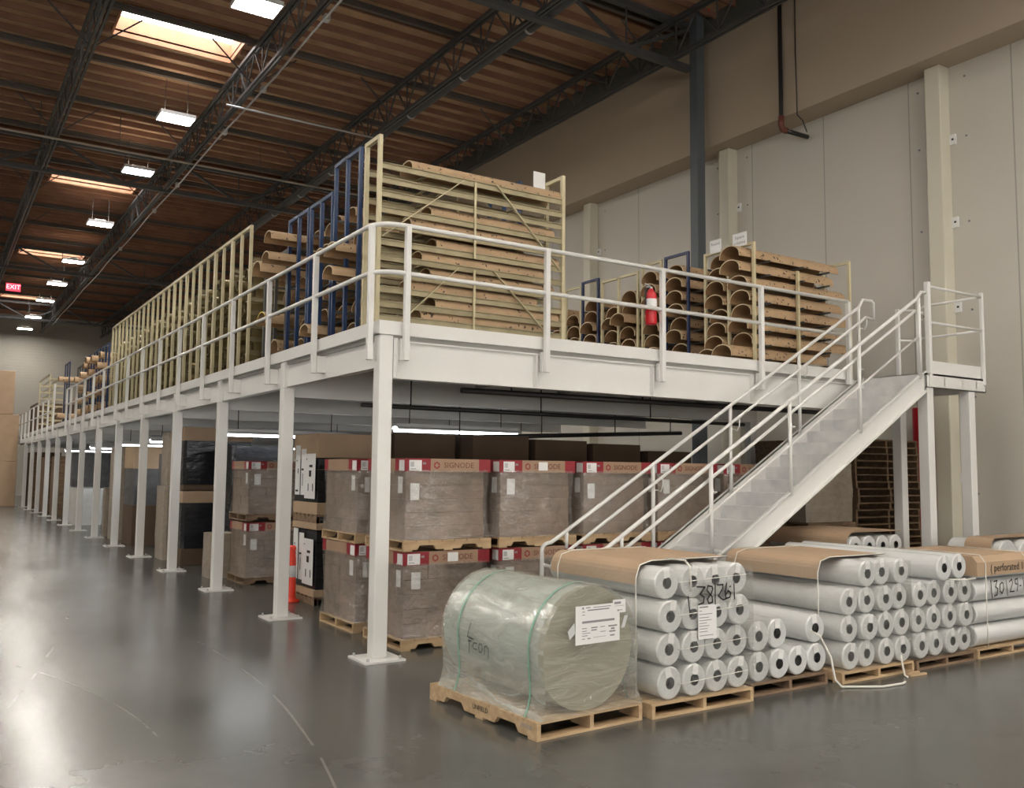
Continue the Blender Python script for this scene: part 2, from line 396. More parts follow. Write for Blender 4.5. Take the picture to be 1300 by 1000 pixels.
# girders running the length of the hall
GX = [-9.4, -5.5, -1.55, 2.3, 6.35, 10.2]
def girder(x, label):
    t = thing('roof_girder', label, 'roof girder', (x, 0, 0))
    zt, zb = 12.88, 12.05
    a, b = -16., 65.
    tc = MB(); tc.box(-.09, -.02, a, b, zt, zt + .09); tc.box(.02, .09, a, b, zt, zt + .09); tc.build('top_chord', M['darksteel'], t)
    bc = MB(); bc.box(-.08, -.02, a, b, zb - .08, zb); bc.box(.02, .08, a, b, zb - .08, zb); bc.build('bottom_chord', M['darksteel'], t)
    w = MB(); n = int((b - a) / 1.31); st = (b - a) / n
    for i in range(n):
        y = a + i * st
        w.bar((0, y, zt), (0, y + st / 2, zb), .035, .035); w.bar((0, y + st / 2, zb), (0, y + st, zt), .035, .035)
        w.bar((0, y + st / 2, zb), (0, y + st / 2, zt), .03, .03)
    w.build('web', M['darksteel'], t)
    y = -13.0
    while y < 56:
        for sgn in (-1, 1):
            if sgn > 0 and x > 6: continue
            MB().bar((sgn * .08, y, zb), (sgn * 1.1, y, 12.97), .03, .03).build('kicker_brace', M['darksteel'], t)
        y += 6.55
    return t
gl = {-9.4: 'open web roof girder over the far side of the aisle', -5.5: 'open web roof girder over the aisle, beyond the lamps',
      -1.55: 'dark open web roof girder left of the skylights and lamps', 2.3: 'dark open web roof girder with pale conduit, beside the row of lamps',
      6.35: 'dark open web roof girder with the thick pipe slung along it', 10.2: 'dark open web roof girder closest to the beige side wall'}
for x in GX: girder(x, gl[x])
# trusses crossing the hall
def truss(y, label):
    t = thing('roof_truss', label, 'roof truss', (0, y, 0), 0, 'steel trusses crossing the hall')
    a, b = XL + .2, 10.88; zt, zb = 12.99, 11.98
    MB().box(a, b, -.08, .08, zb - .07, zb + .08).build('bottom_chord', M['darksteel'], t)
    MB().box(a, b, -.08, .08, zt, zt + .14).build('top_chord', M['darksteel'], t)
    w = MB(); n = 10; st = (b - a) / n
    for i in range(n):
        x = a + i * st
        w.bar((x, 0, zt), (x + st / 2, 0, zb), .08, .08); w.bar((x + st / 2, 0, zb), (x + st, 0, zt), .08, .08)
        w.bar((x + st / 2, 0, zb), (x + st / 2, 0, zt), .03, .03)
    w.build('web', M['darksteel'], t)
    return t
truss(6.2, 'dark steel truss crossing the hall at the top of the grey column')
truss(23.75, 'second dark steel truss crossing the hall, past the pale pipe')
truss(41.1, 'third dark steel truss crossing the hall, above the red exit sign')
truss(58.5, 'farthest dark steel truss crossing the hall before the rear wall')

# pipes
def pipe(name, label, pts, r, m, n=10, hang=None):
    t = thing(name, label, 'pipe'); MB().path(pts, r, n).build('pipe_run', m, t)
    if hang:
        for p in hang: MB().path([p, (p[0], p[1], 13.0)], .012, 6).build('hanger', M['darksteel'], t)
    return t
t = pipe('sprinkler_main', 'thick dark pipe slung along the roof girder above the racks', [(6.72, -15, 12.21), (6.72, 64, 12.21)], .13, M['pipe'], 14)
cl = MB()
for i in range(26): cl.cyl((6.72, 12.21), 'y', .15, -14 + i * 3, -13.94 + i * 3, 14)
cl.build('clamp', M['conduit'], t)
pipe('sprinkler_branch', 'thin pale pipe crossing the hall below the roof girders', [(-20, 20.1, 11.92), (8.5, 20.1, 11.92)], .035, M['palepipe'], 8,
     [(-7, 20.1, 12.0), (-2, 20.1, 12.0), (.2, 20.1, 12.0), (4.6, 20.1, 12.0)])
pipe('sprinkler_branch', 'short grey pipe crossing from the lamp girder to the thick pipe', [(1.9, 14.3, 11.78), (6.5, 14.3, 11.78)], .028, M['conduit'], 8, [(2.3, 14.3, 11.8), (6.3, 14.3, 11.8)])
t = pipe('conduit_run', 'pale conduit with junction boxes along the lamp girder', [(2.46, -10, 11.86)] + [(2.46 + .03 * math.sin(i * 1.7), -8 + i * 2.5, 11.86) for i in range(28)], .026, M['conduit'], 8)
for y in (8.6, 13.0, 16.6, 22.5, 26.3, 33.5): MB().box(2.42, 2.54, y - .09, y + .09, 11.82, 11.95).build('junction_box', M['conduit'], t)
# dropping pipe on the upper wall
t = thing('drain_pipe', 'black pipe dropping down the beige wall and elbowing under the ledge', 'pipe', (11.28, 3.72, 0))
MB().path([(0, 0, 13.0), (0, 0, 9.98), (0, 0, 9.86)], .05, 10).build('riser', M['blackpipe'], t)
e = MB(); e.path([(0, 0, 10.06), (0, 0, 9.86), (.04, 0, 9.78), (.16, 0, 9.76)], .068, 10); e.path([(0, 0, 12.86), (0, 0, 13.0)], .07, 10)
e.build('elbow', M['rust'], t)
MB().path([(.12, 0, 9.76), (.76, -.1, 9.72)], .05, 10).build('outlet', M['blackpipe'], t)
t = thing('wall_cable', 'thin dark cable hanging beside the black drop pipe', 'cable', (11.35, 3.35, 0))
MB().path([(0, 0, 12.9), (.01, .02, 11.5), (-.01, -.02, 9.98), (.2, .0, 9.9), (.6, .22, 9.8)], .012, 6).build('cable', M['blackpipe'], t)
t = thing('fire_riser', 'orange red pipe stub above the top of the grey column', 'pipe', (11.12, 5.8, 0))
MB().path([(0, 0, 13.34), (0, 0, 13.95)], .06, 10).build('riser', M['cone'], t)

# building columns
for i, (y, lab) in enumerate(((6.07, 0), (23.75, 0), (41.1, 0), (58.5, 0))):
    c = MB(); c.box(10.9, 11.15, y - .125, y + .125, .03, 13.4); c.box(10.8, 11.25, y - .225, y + .225, 0, .03)
    struct(c.build('column_%d' % (i + 1), M['colgrey']))
# cream wall posts with clips
for i, y in enumerate((-9.9, -5.05, .45, 5.95, 11.45, 16.95, 22.45, 27.9, 33.4)):
    c = MB(); c.box(11.78, 12.1, y - .16, y + .16, 0, ZS)
    o = struct(bev(c.build('column_%d' % (i + 10), M['creamp']), .02))
    cl = MB(); pn = MB()
    for z in (2.09, 5.33, 6.98, 8.61):
        cl.box(12.05, 12.1, y - .28, y - .02 - .14, z - .1, z + .1, 0); cl.box(12.04, 12.05, y - .25, y - .21, z - .018, z + .018, 1)
    cl.build('clip', [M['paper'], M['ink']], o)
    for z in (1.8, 3.6, 5.25, 6.95, 8.62, 9.8):
        for dy in (-.48, .5):
            pn.cyl((y + dy, z), 'x', .022, 12.085, 12.1, 8)
    pn.build('fastener', M['greyink'], o)

# lamps
def lamp_proto():
    t = thing('high_bay_light', 'x', 'ceiling light', (0, 0, 0), 0, 'high bay lights in the row')
    b = MB(); b.box(-.45, .45, -.33, .33, .04, .1); b.box(-.47, .47, -.35, -.33, 0, .1); b.box(-.47, .47, .33, .35, 0, .1); b.box(-.47, -.45, -.33, .33, 0, .1); b.box(.45, .47, -.33, .33, 0, .1)
    b.box(-.2, .2, -.08, .08, .1, .2)
    b.build('housing', M['lamp'], t)
    l = MB(); l.box(-.44, .44, -.32, .32, .015, .035); l.build('lens', M['lens'], t)
    MB().box(-.4, -.25, -.25, .25, .102, .106).box(.25, .4, -.25, .25, .102, .106).build('added_uplight', M['up'], t)  # glowing strips added to brighten the ceiling
    h = MB(); h.path([(-.3, 0, .11), (-.3, 0, 1.1)], .008, 5); h.path([(.3, 0, .1), (.3, 0, 1.1)], .008, 5); h.build('hanger', M['darksteel'], t)
    return t
LP = lamp_proto(); first = True
rowA = [9.0, 16.45, 21.9, 29.7, 37.7, 44.1, 49.9, 57., 63.]
labs = ['rectangular high bay light cut off by the top of the picture', 'rectangular high bay light between the two largest skylights',
        'rectangular high bay light just before the second skylight', 'rectangular high bay light past the second skylight',
        'high bay light hanging just before the third skylight', 'high bay light just past the third skylight, level with the exit sign',
        'seventh high bay light down the aisle', 'eighth high bay light down the aisle', 'farthest high bay light before the rear wall']
def lamp(x, y, label, z=11.9):
    global first
    o = LP if first else copy_tree(LP); first = False
    o.location = (x, y, z); o['label'] = label
for y, l in zip(rowA, labs): lamp(1.08, y, l)
oth = [(1.08, -12.5)] + [(-7.3, y) for y in (-13, -6, 1, 9, 16.4, 25.5, 32, 39, 48, 56)] + [(-14.8, y) for y in (-10, 4, 18, 32, 46)] + \
      [(-22.5, y) for y in (-3, 11, 25)] + [(8.3, y) for y in (-7.0, -14.5)] + [(4.7, -9.5), (-3, -9.5)]
for i, (x, y) in enumerate(oth): lamp(x, y, 'high bay light out over the open floor')

# exit sign
t = thing('exit_sign', 'small lit red exit sign hanging from the far roof truss', 'exit sign', (-1.22, 40.0, 10.6))
MB().box(-.31, .31, -.05, .05, 0, .36).build('sign_box', M['exit'], t)
lettering('EXIT', .3, M['exitlit'], t, (0, -.054, .18), FRONT)
MB().path([(0, 0, .36), (0, 0, 2.4)], .012, 6).build('hanger', M['darksteel'], t)

# ------------------------------------------------------------------ mezzanine
MZX, MZY = 10.08, 48.2
t = mez = thing('mezzanine', 'long white steel mezzanine platform on square columns', 'mezzanine', (0, 0, 0))
MB().box(.06, MZX, .06, MZY, 3.64, H).build('deck', M['deckunder'], mez)
f = MB(); f.box(0, 8.42, 0, .03, 3.69, 3.85); f.box(0, 8.42, .03, .12, 3.69, 3.70); f.box(8.42, MZX, .05, .12, 3.64, 3.70); f.build('front_kick_plate', M['white'], mez)
f = MB(); f.box(0, .03, .03, MZY, 3.69, 3.85); f.box(.03, .1, .1, MZY, 3.69, 3.70); f.build('side_kick_plate', M['white'], mez)
b = MB(); b.box(.19, MZX, .09, .105, 3.19, 3.64); b.box(.19, MZX, .06, .2, 3.19, 3.21); b.box(.19, MZX, .06, .2, 3.62, 3.64)
for x in (.34, 2.3, 4.28, 6.29): b.box(x - .1, x - .085, .02, .09, 3.21, 3.62)
b.build('front_beam', M['white'], mez)
b = MB(); b.box(.09, .105, .19, MZY, 3.32, 3.64); b.box(.07, .19, .19, MZY, 3.32, 3.34)
b.build('side_beam', M['white'], mez)
CY = [.02] + [3.34 + 3.446 * k for k in range(13)]
for i, y in enumerate(CY[1:]):
    b = MB(); b.box(.19, MZX, y + .05, y + .2, 3.18, 3.195); b.box(.19, MZX, y + .12, y + .13, 3.18, 3.64); b.build('cross_beam', M['white'], mez)
for i in range(1, 6):
    b = MB(); x = MZX * i / 6; b.box(x - .04, x + .04, .2, MZY - .1, 3.5, 3.64); b.build('joist', M['deckunder'], mez)
def column(x, y, top=3.69, side=1):
    c = MB(); c.box(x, x + .171, y, y + .171, .022, 3.30 if side else top)
    if side: c.box(x, x + .1, y + .0, y + .171, 3.30, 3.69); c.box(x + .1, x + .171, y, y + .02, 3.3, 3.69)
    o = bev(c.build('column', M['white'], mez), .012)
    bp = MB(); bp.box(x - .16, x + .33, y - .16, y + .33, 0, .022)
    b = bp.build('base_plate', M['white'], o)
    n = MB()
    for dx in (-.11, .28):
        for dy in (-.11, .28): n.cyl((x + dx, y + dy), 'z', .016, .022, .055, 8)
    n.build('bolt', M['conduit'], o)
    if side:
        n = MB(); n.box(x + .171, x + .18, y + .03, y + .14, 3.3, 3.64)
        for z in (3.36, 3.45, 3.54): n.cyl((y + .08, z), 'x', .014, x + .18, x + .2, 8)
        n.build('clip_angle', M['white'], o)
for y in CY: column(.02, y, side=0 if y == .02 else 1)
column(9.85, .02, 3.63, 0)
column(9.76, CY[1], 3.17, 0)
cp = MB(); cp.box(.2, .255, .03, .085, 3.2, 3.66)
for z in (3.28, 3.46): cp.cyl((.228, z), 'y', .012, .02, .03, 8)
cp.build('corner_angle', M['white'], mez)

def arcpts(c, a, b, n=6):
    return [tuple(Vector(a).lerp(Vector(c), s).lerp(Vector(c).lerp(Vector(b), s), s)) for s in [i / n for i in range(n + 1)]]
def post(parent, x, y, z0=3.39, z1=4.97, w=.068, br=None):
    x -= .001 if x < 0 else 0; y -= .001 if y < 0 else 0
    o = bev(MB().box(x - w / 2, x + w / 2, y - w / 2, y + w / 2, z0, z1).build('post', M['white'], parent), .008)
    if br == 'left': MB().box(x + w / 2, .088, y - .05, y + .06, 3.4, 3.62).build('bracket', M['white'], o)
    if br == 'front': MB().box(x - .05, x + .06, y + w / 2, .018, 3.4, 3.65).build('bracket', M['white'], o)
    return o
XR = -.066; ZR, ZM = 4.977, 4.413
rail = thing('guard_rail', 'white guard rail along the front and left edge of the mezzanine', 'guard rail', (0, 0, 0))
for z, nm in ((ZR, 'top_rail'), (ZM, 'mid_rail')):
    p = [(XR, 27.45, z)] + arcpts((XR, XR, z), (XR, .28, z), (.28, XR, z), 8) + [(8.37, XR, z)]
    MB().path(p, .028, 10).build(nm, M['white'], rail)
yl = [.12, 1.92, 3.87, 5.79, 7.72, 9.62, 11.5, 13.4, 15.3, 16.95, 19.1, 21.0, 22.9, 24.8, 26.2, 27.36]
for y in yl: post(rail, XR, y, br='left' if .2 < y < 27 else None)
for x in (.31, 2.3, 4.28, 6.29): post(rail, x, XR, br='front')
post(rail, 8.37, XR, 3.60)
rail2 = thing('guard_rail', 'white guard rail beyond the loading gap on the far mezzanine edge', 'guard rail', (0, 31.4, 0))
for z, nm in ((ZR, 'top_rail'), (ZM, 'mid_rail')): MB().path([(XR, 0, z), (XR, 16.6, z)], .028, 8).build(nm, M['white'], rail2)
for i in range(9):
    post(rail2, XR, .03 + i * 2.07, br='left')
MB().box(XR - .04, XR + .04, -.02, .06, 4.9, 5.5).build('gate_post', M['white'], rail2)

# under-deck services
t = thing('strip_light', 'long lit tube light under the deck above the red topped cartons', 'strip light', (2.88, 5.6, 2.83), 0, 'strip lights under the deck')
SLp = t
b = MB(); b.box(0, 2.66, -.09, .09, .1, .15); b.prism([(-.09, .1), (-.16, .05), (-.155, .045), (-.085, .095)], 'x', 0, 2.66); b.prism([(.09, .1), (.16, .05), (.155, .045), (.085, .095)], 'x', 0, 2.66)
b.build('reflector', M['lamp'], t)
MB().cyl((-.075, .04), 'x', .04, .03, 2.63, 10).cyl((.075, .04), 'x', .04, .03, 2.63, 10).build('lamp_tube', M['tube'], t)
h = MB()
for x in (.3, 2.3): h.path([(x, 0, .15), (x, 0, .68)], .01, 5); h.cyl((x, 0), 'z', .05, .6, .67, 8)
h.build('hanger', M['darksteel'], t)
for (x, y, l) in ((.7, 9.0, 'lit tube light under the deck behind the second column'), (4.2, 12.4, 'lit tube light deep under the deck, third row'), (.6, 15.6, 'lit tube light deep under the deck, fourth row'),
                  (5.6, 9.0, 'lit tube light under the deck toward the side wall'), (.6, 20., 'bright tube light under the deck behind the wrapped bundles'), (4.2, 20., 'bright tube light deep under the deck, fifth row'),
                  (.6, 26., 'tube light deep under the deck, sixth row'), (.6, 33., 'tube light deep under the deck, seventh row'), (4.2, 29., 'tube light under the deck near the far end')):
    o = copy_tree(SLp); o.location = (x, y, 2.83 - .05); o['label'] = l
pl = [('black pipe under the deck behind the corner column', [(1.22, 3.28, 3.11), (9.5, 3.28, 3.11)], .035), ('black pipe just behind the front beam', [(1.66, 1., 3.2), (9.6, 1., 3.22)], .04),
      ('black pipe above the dark stacks under the deck', [(3.4, 5.2, 2.72), (9.6, 5.2, 3.0)], .045)]
for l, p, r in pl:
    t = thing('sprinkler_pipe', l, 'pipe'); MB().path(p, r, 10).build('pipe_run', M['blackpipe'], t)
    for s in (.1, .4, .7, .95):
        q = Vector(p[0]).lerp(Vector(p[1]), s); MB().path([q, (q.x, q.y, 3.63)], .012, 6).build('hanger', M['blackpipe'], t)
t = thing('red_riser_pipe', 'thick dark red pipe standing against the wall behind the stair landing', 'pipe', (11.7, .88, 0))
MB().path([(0, 0, 0), (0, 0, 3.42)], .11, 16).build('riser', M['darkred'], t)

# ------------------------------------------------------------------ staircase
SL = .588
def zs(x): return SL * (x - 2.307)
st = thing('staircase', 'white steel staircase climbing to the mezzanine', 'staircase', (0, 0, 0))
def stringer(y0, yf, nm):
    b = MB(); x0, x1 = 2.307, 8.70
    def band(o0, o1, ya, yb):
        ya, yb = min(ya, yb), max(ya, yb)
        pts = [(x0 + max(0, 0), max(0, zs(x0) + o0)), (x1, zs(x1) + o0), (x1, zs(x1) + o1), (x0 - o1 / SL if o1 < 0 else x0, 0.0 if o1 < 0 else zs(x0) + o1)]
        if o0 < 0: pts[0] = (x0 - o0 / SL, 0.)
        b.prism(pts, 'y', ya, yb)
    band(-.335, 0, y0, y0 + .012 * (1 if yf > y0 else -1))
    band(-.02, 0, y0, yf); band(-.335, -.315, y0, yf)
    b.build(nm, M['white'], st)
stringer(-1.165, -1.225, 'stringer'); stringer(-.105, -.045, 'stringer')
NR = 20; rise = H / NR; run = rise / SL
for k in range(1, NR):
    z = rise * k; x = 2.307 + (z + .11) / SL
    b = MB(); b.box(x, min(x + run + .015, 8.715), -1.163, -.107, z - .03, z); b.box(x, x + .012, -1.163, -.107, z - rise + .0, z - .03)
    b.build('tread', M['tread'], st)
b = MB(); b.box(8.705, 8.717, -1.16, -.11, H - rise, H - .012); b.build('tread', M['tread'], st)
def stair_rail(y, inner, far):
    o = MB()
    xe = 8.56
    top = [(2.20, y, 0.02), (2.20, y, 1.13)] + arcpts((2.20, y, 1.24), (2.20, y, 1.13), (2.34, y, zs(2.34) + 1.225), 5)
    zt = lambda x: zs(x) + 1.215
    if far: top += [(xe, y, zt(xe)), (8.66, y, 5.03), (8.90, y, 5.035), (8.95, y, 5.0), (8.95, y, 4.72)]
    else: top += [(8.5, y, zt(8.5)), (8.62, y, 4.98), (8.73, y, 4.98)]
    o.path(top, .026, 10); o.build('top_rail', M['white'], st)
    zh = lambda x: zs(x) + 1.0
    hp = [(2.21, y, .98), (2.3, inner, .95), (2.42, inner, zh(2.42) - .02), (2.55, inner, zh(2.55))]
    if far: hp += [(8.5, inner, zh(8.5)), (8.62, inner, 4.72), (8.95, y, 4.72)]
    else: hp += [(8.42, inner, zh(8.42)), (8.56, inner, 4.68), (8.7, y + .03, 4.66)]
    MB().path(hp, .022, 10).build('hand_rail', M['white'], st)
    zm = lambda x: zs(x) + .615
    MB().path([(3.0, y, zm(3.0)), (8.55, y, zm(8.55))], .016, 8).build('mid_rail', M['white'], st)
    for x in (4.035, 5.53, 7.05, 8.55):
        q = MB(); q.path([(x, y, zs(x) - .06), (x, y, zt(x))], .027, 8); q.build('post', M['white'], st)
        q = MB(); q.path([(x + .1, y, zt(x) - .34), (x + .1, (y + inner) / 2, zt(x) - .36), (x + .1, inner, zt(x) - .28), (x + .1, inner, zh(x + .1))], .009, 6); q.path([(x, y, zt(x) - .34), (x + .1, y, zt(x) - .34)], .009, 6)
        q.build('rail_bracket', M['white'], st)
    MB().path([(2.58, y, zh(2.58)), (2.58, y, zt(2.58))], .022, 8).build('strut', M['white'], st)
stair_rail(-.132, -.215, True); stair_rail(-1.215, -1.135, False)

ld = thing('stair_landing', 'white landing platform with guard rails at the top of the stairs', 'landing', (0, 0, 0))
lx0, lx1, ly = 8.72, 10.38, -1.2
b = MB(); b.box(lx0, lx1, ly, -.002, H - .03, H); b.build('deck', M['tread'], ld)
b = MB(); b.box(lx0, lx1, ly, ly + .012, 3.5, H); b.box(lx0, lx0 + .012, ly, -.02, 3.5, H); b.box(lx1 - .012, lx1, ly, -.002, 3.5, H); b.box(lx0, lx1, ly, ly + .07, 3.5, 3.512)
for x in (9.2, 9.7, 10.1): b.box(x, x + .02, ly, 0., 3.52, 3.69)
b.build('frame_channel', M['white'], ld)
b = MB(); b.box(8.9, lx1, ly + .04, ly + .05, H, 3.93); b.box(lx1 - .04, lx1 - .03, ly + .05, -.01, H, 3.93); b.build('kick_plate', M['white'], ld)
for x in (8.75, 9.9):
    o = bev(MB().box(x, x + .171, ly + .01, ly + .181, .02, 3.5).build('column', M['white'], ld), .01)
    MB().box(x - .08, x + .25, ly - .07, ly + .26, 0, .02).build('base_plate', M['white'], o)
bev(MB().box(8.775, 8.85, ly - .038, ly + .038, 3.5, 5.17).build('post', M['white'], ld), .008)
bev(MB().box(10.31, 10.37, ly - .02, ly + .03, 3.62, 5.17).build('post', M['white'], ld), .006)
for z, nm in ((5.1, 'top_rail'), (4.53, 'mid_rail')):
    MB().path([(8.82, ly, z), (10.33, ly, z)], .022, 8).build(nm, M['white'], ld)
for z, nm, e in ((5.1, 'top_rail', 1), (4.53, 'mid_rail', 0)):
    p = [(10.34, ly, z), (10.34, -.25, z)]
    if e: p += arcpts((10.34, -.02, z), (10.34, -.25, z), (10.34, -.02, z - .22), 6) + [(10.34, -.02, 3.72)]
    else: p += [(10.34, -.02, z)]
    MB().path(p, .022, 8).build(nm, M['white'], ld)
bev(MB().box(10.02, 10.08, .13, .19, H + .002, 5.06).build('post', M['white'], ld), .006)
MB().path([(10.05, .16, 5.03), (10.34, .0, 5.05)], .02, 8).path([(10.05, .16, 4.5), (10.34, .0, 4.5)], .02, 8).build('stub_rail', M['white'], ld)

# ------------------------------------------------------------------ racks
def rack(name, label, xf, xb, ys, z0, z1, m, shelves, mode, group=None, braces=False, xmid=None, ms=None, w=.05):
    t = thing(name, label, 'storage rack', (xf, ys[0], H + .002), 0, group)
    X = [0, xb - xf] + ([xmid - xf] if xmid else []); Yy = [y - ys[0] for y in ys]
    for x in X:
        for y in Yy: MB().box(x - w / 2, x + w / 2, y - w / 2, y + w / 2, 0, z1 - H if x != X[-1] or not xmid else z1 - H - .35).build('upright', m, t)
        if not (xmid and x == X[-1]): MB().box(x - w / 2, x + w / 2, Yy[0] + w / 2, Yy[-1] - w / 2, z1 - H - w, z1 - H).build('top_bar', m, t)
    for z in shelves:
        b = MB()
        if mode == 'x':
            for y in (Yy[0], Yy[-1]):
                b.box(w / 2, X[1] - w / 2, y - .012, y + .012, z - H - .075, z - H); b.box(w / 2, X[1] - w / 2, y - .03, y + .03, z - H - .01, z - H)
            for x in (X[1] * .25, X[1] * .75): b.box(x - .02, x + .02, Yy[0], Yy[-1], z - H - .03, z - H - .011)
        else:
            for x in (X[1] * .16, X[1] * .5, X[1] * .78): b.box(x - .012, x + .012, Yy[0], Yy[-1], z - H - .03, z - H)
            for y in (Yy[-1],): b.box(0, X[1], y - .012, y + .012, z - H - .03, z - H)
        b.build('shelf', ms or (M['greyrack'] if mode == 'y' else m), t)
    if braces:
        W = X[1]; b = MB(); hz = lambda z: z - H
        for yy in (Yy[0] - .035, Yy[-1] + .035):
            for (xa, za, xb_, zb) in ((.12 * W - .3, 4.95, .42 * W, 5.85), (.60 * W, 5.88, .97 * W, 4.88), (.10 * W, 3.9, .40 * W, 4.70), (.59 * W, 4.72, .93 * W, 3.9)):
                b.bar((max(.03, xa), yy, hz(za)), (xb_, yy, hz(zb)), .03, .012)
            b.bar((.485 * W, yy, hz(5.86)), (.485 * W, yy, hz(4.85)), .03, .012); b.bar((.485 * W, yy, hz(4.7)), (.485 * W, yy, hz(3.80)), .03, .012)
        b.build('brace', m, t)
    return t

# half round cardboard forms --------------------------------------------------
def form_mesh(L, w=.44, h=.2, th=.016):
    mb = MB(); n = 12
    def prof(s):
        a = w / 2 - s; b = h - s; p = [(-a, 0.)]
        for i in range(n + 1):
            q = PI - PI * i / n; p.append((a * math.cos(q), .04 + (b - .04) * math.sin(q)))
        p.append((a, 0.)); return p
    o, i = prof(0), prof(th); k = len(o)
    for (pr, mi, fl) in ((o, 0, 1), (i, 2, -1)):
        vs = [(0, p[0], p[1]) for p in pr] + [(L, p[0], p[1]) for p in pr]
        mb.add(vs, [(j, j + 1, k + j + 1, k + j) for j in range(k - 1)], mi, True)
    for x in (0, L):
        vs = [(x, p[0], p[1]) for p in o] + [(x, p[0], p[1]) for p in i]
        mb.add(vs, [(j, j + 1, k + j + 1, k + j) for j in range(k - 1)], 1)
    for j in (0, k - 1):
        mb.add([(0, *o[j]), (L, *o[j]), (L, *i[j]), (0, *i[j])], [(0, 1, 2, 3)], 1)
    return mb.mesh('cardboard_form', [M['form'], M['edge'], M['inner']])
FM = {L: form_mesh(L) for L in (2.3, 2.45, 2.6)}
FYEL = FM[2.3].copy(); FYEL.materials[1] = M['yellow']; FMs = {L: form_mesh(L, .36, .15) for L in (1.9, 2.3, 2.6)}
FMn = {L: form_mesh(L, .4, .14) for L in (2.4,)}
def form(me, x, y, z, label, group, name='cardboard_form'):
    o = inst(me, name, None, (x, y, z)); tag(o, label, 'cardboard form', group); return o

# rack by the front corner
SHA = [4.0, 4.17, 4.35, 4.54, 4.74, 4.93, 5.14, 5.33, 5.53, 5.70, 5.88]
rack('tube_rack', 'cream steel rack with open levels by the front corner of the mezzanine', .17, 2.93, [.47, .86], H, 6.22, M['cream'], SHA, 'x', None, True, ms=M['galv'])
for i, z in enumerate(SHA):
    if i in (9, 8): continue
    o = form(FMs[1.9], (.78, .98, .62, .9)[i % 4] if i < 10 else .62, .665, z + .004, 'half round cardboard form on the %s level up of the cream front corner rack' % ORD[i] if i < 10 else
         'pale dark-speckled half round form on top of the cream front corner rack', 'cardboard forms in the front corner rack')
    if i == 10: o.data = FMs[2.3]
t = thing('rack_sign', 'blank white card clipped on top of the cream front corner rack', 'sign', (2.8, .86, 6.0))
MB().box(-.1, .1, -.004, .004, .08, .36).build('card', M['paper'], t); MB().box(-.01, .01, .005, .02, 0, .34).build('clip', M['cream'], t)

# blue racks behind it
for i, (ya, lab) in enumerate(((1.36, 'tallest blue steel rack right behind the cream corner rack'), (2.30, 'middle blue steel rack along the left mezzanine edge'), (3.24, 'blue steel rack beside the grey rack, left mezzanine edge'))):
    rack('tube_rack', lab, .3, 2.8, [ya, ya + .43, ya + .85], H, 6.36 if i == 0 else 6.0, M['blue'], [3.98, 4.3, 4.62, 4.94, 5.26, 5.58], 'y', 'blue tube racks')
    for j, z in enumerate([3.98, 4.3, 4.62, 4.94, 5.26, 5.58]):
        for c in (0, 1):
            dx = {(0, 2, 0): -.34, (0, 3, 1): -.3, (1, 0, 0): -.3, (2, 5, 1): -.42, (2, 4, 1): -.45, (0, 3, 0): -.3}.get((i, j, c), .14 + .06 * ((i + j + c) % 3))
            form(FMs[2.3], .3 + dx, ya + .215 + .425 * c, z + .004, 'half round cardboard form, %s level of the %s blue rack, %s bay' % (ORD[j], ('tallest', 'middle', 'leftmost')[i], ('front', 'rear')[c]), 'forms in the blue racks')
# grey rack
rack('tube_rack', 'dark grey rack with tubes sticking out over the aisle, beside the blue racks', .35, 2.8, [4.3, 4.85, 5.4], H, 5.6, M['greyrack'], [3.98, 4.4, 4.8, 5.2], 'y')
for (z, c, dx, l) in ((5.2, 0, -.42, 'half round form sticking out of the top of the dark grey rack'), (4.8, 0, .1, 'half round form on the third level of the dark grey rack'), (4.4, 0, -.32, 'yellow ended half round form sticking out of the dark grey rack'),
                      (3.98, 0, -.1, 'half round form on the floor level of the dark grey rack'), (5.2, 1, .05, 'half round form at the rear top of the dark grey rack')):
    o = form(FM[2.3], .35 + dx, 4.575 + .55 * c, z + .004, l, 'forms in the grey rack')
    if 'yellow' in l: o.data = FYEL

# the long row of cream racks
SHC = [3.95 + .235 * i for i in range(9)]
r0 = rack('tube_rack', 'nearest cream rack of the long row on the left mezzanine edge', .3, 2.9, [6.15, 6.71, 7.27], H, 6.4, M['cream'], SHC, 'x', 'cream racks in the long row', ms=M['olive'])
for k in range(1, 12):
    c = copy_tree(r0); c.location.y = 6.15 + 1.18 * k
    c['label'] = 'cream rack, %s from the near end of the long row' % ORD[k]
def gold_mesh(L):
    mb = MB(); n = 14
    for r_, mi, fl in ((.099, 0, 1), (.086, 1, -1)):
        mb.add([(x, r_ * math.cos(2 * PI * i / n), .1 + r_ * math.sin(2 * PI * i / n)) for x in (0, L) for i in range(n)], [(i, (i + 1) % n, n + (i + 1) % n, n + i) for i in range(n)], mi, True)
    for x in (0, L):
        mb.add([(x, r_ * math.cos(2 * PI * i / n), .1 + r_ * math.sin(2 * PI * i / n)) for r_ in (.099, .086) for i in range(n)], [(i, (i + 1) % n, n + (i + 1) % n, n + i) for i in range(n)], 0)
    return mb.mesh('gold_tube', [M['gold'], M['goldin']])
GM = gold_mesh(2.35)
for k in range(12):
    for j, z in enumerate(SHC[:8]):
        for c in (0, 1):
            o = inst(GM, 'gold_tube', None, (.32 + .05 * ((j * 3 + k + c * 2) % 4), 6.15 + .28 + .56 * c + 1.18 * k, z + .004))
            tag(o, 'olive gold tube, %s level, %s bay of the %s cream rack in the long row' % (ORD[j], ('near', 'far')[c], ORD[k]), 'tube', 'gold tubes in the long row of cream racks')
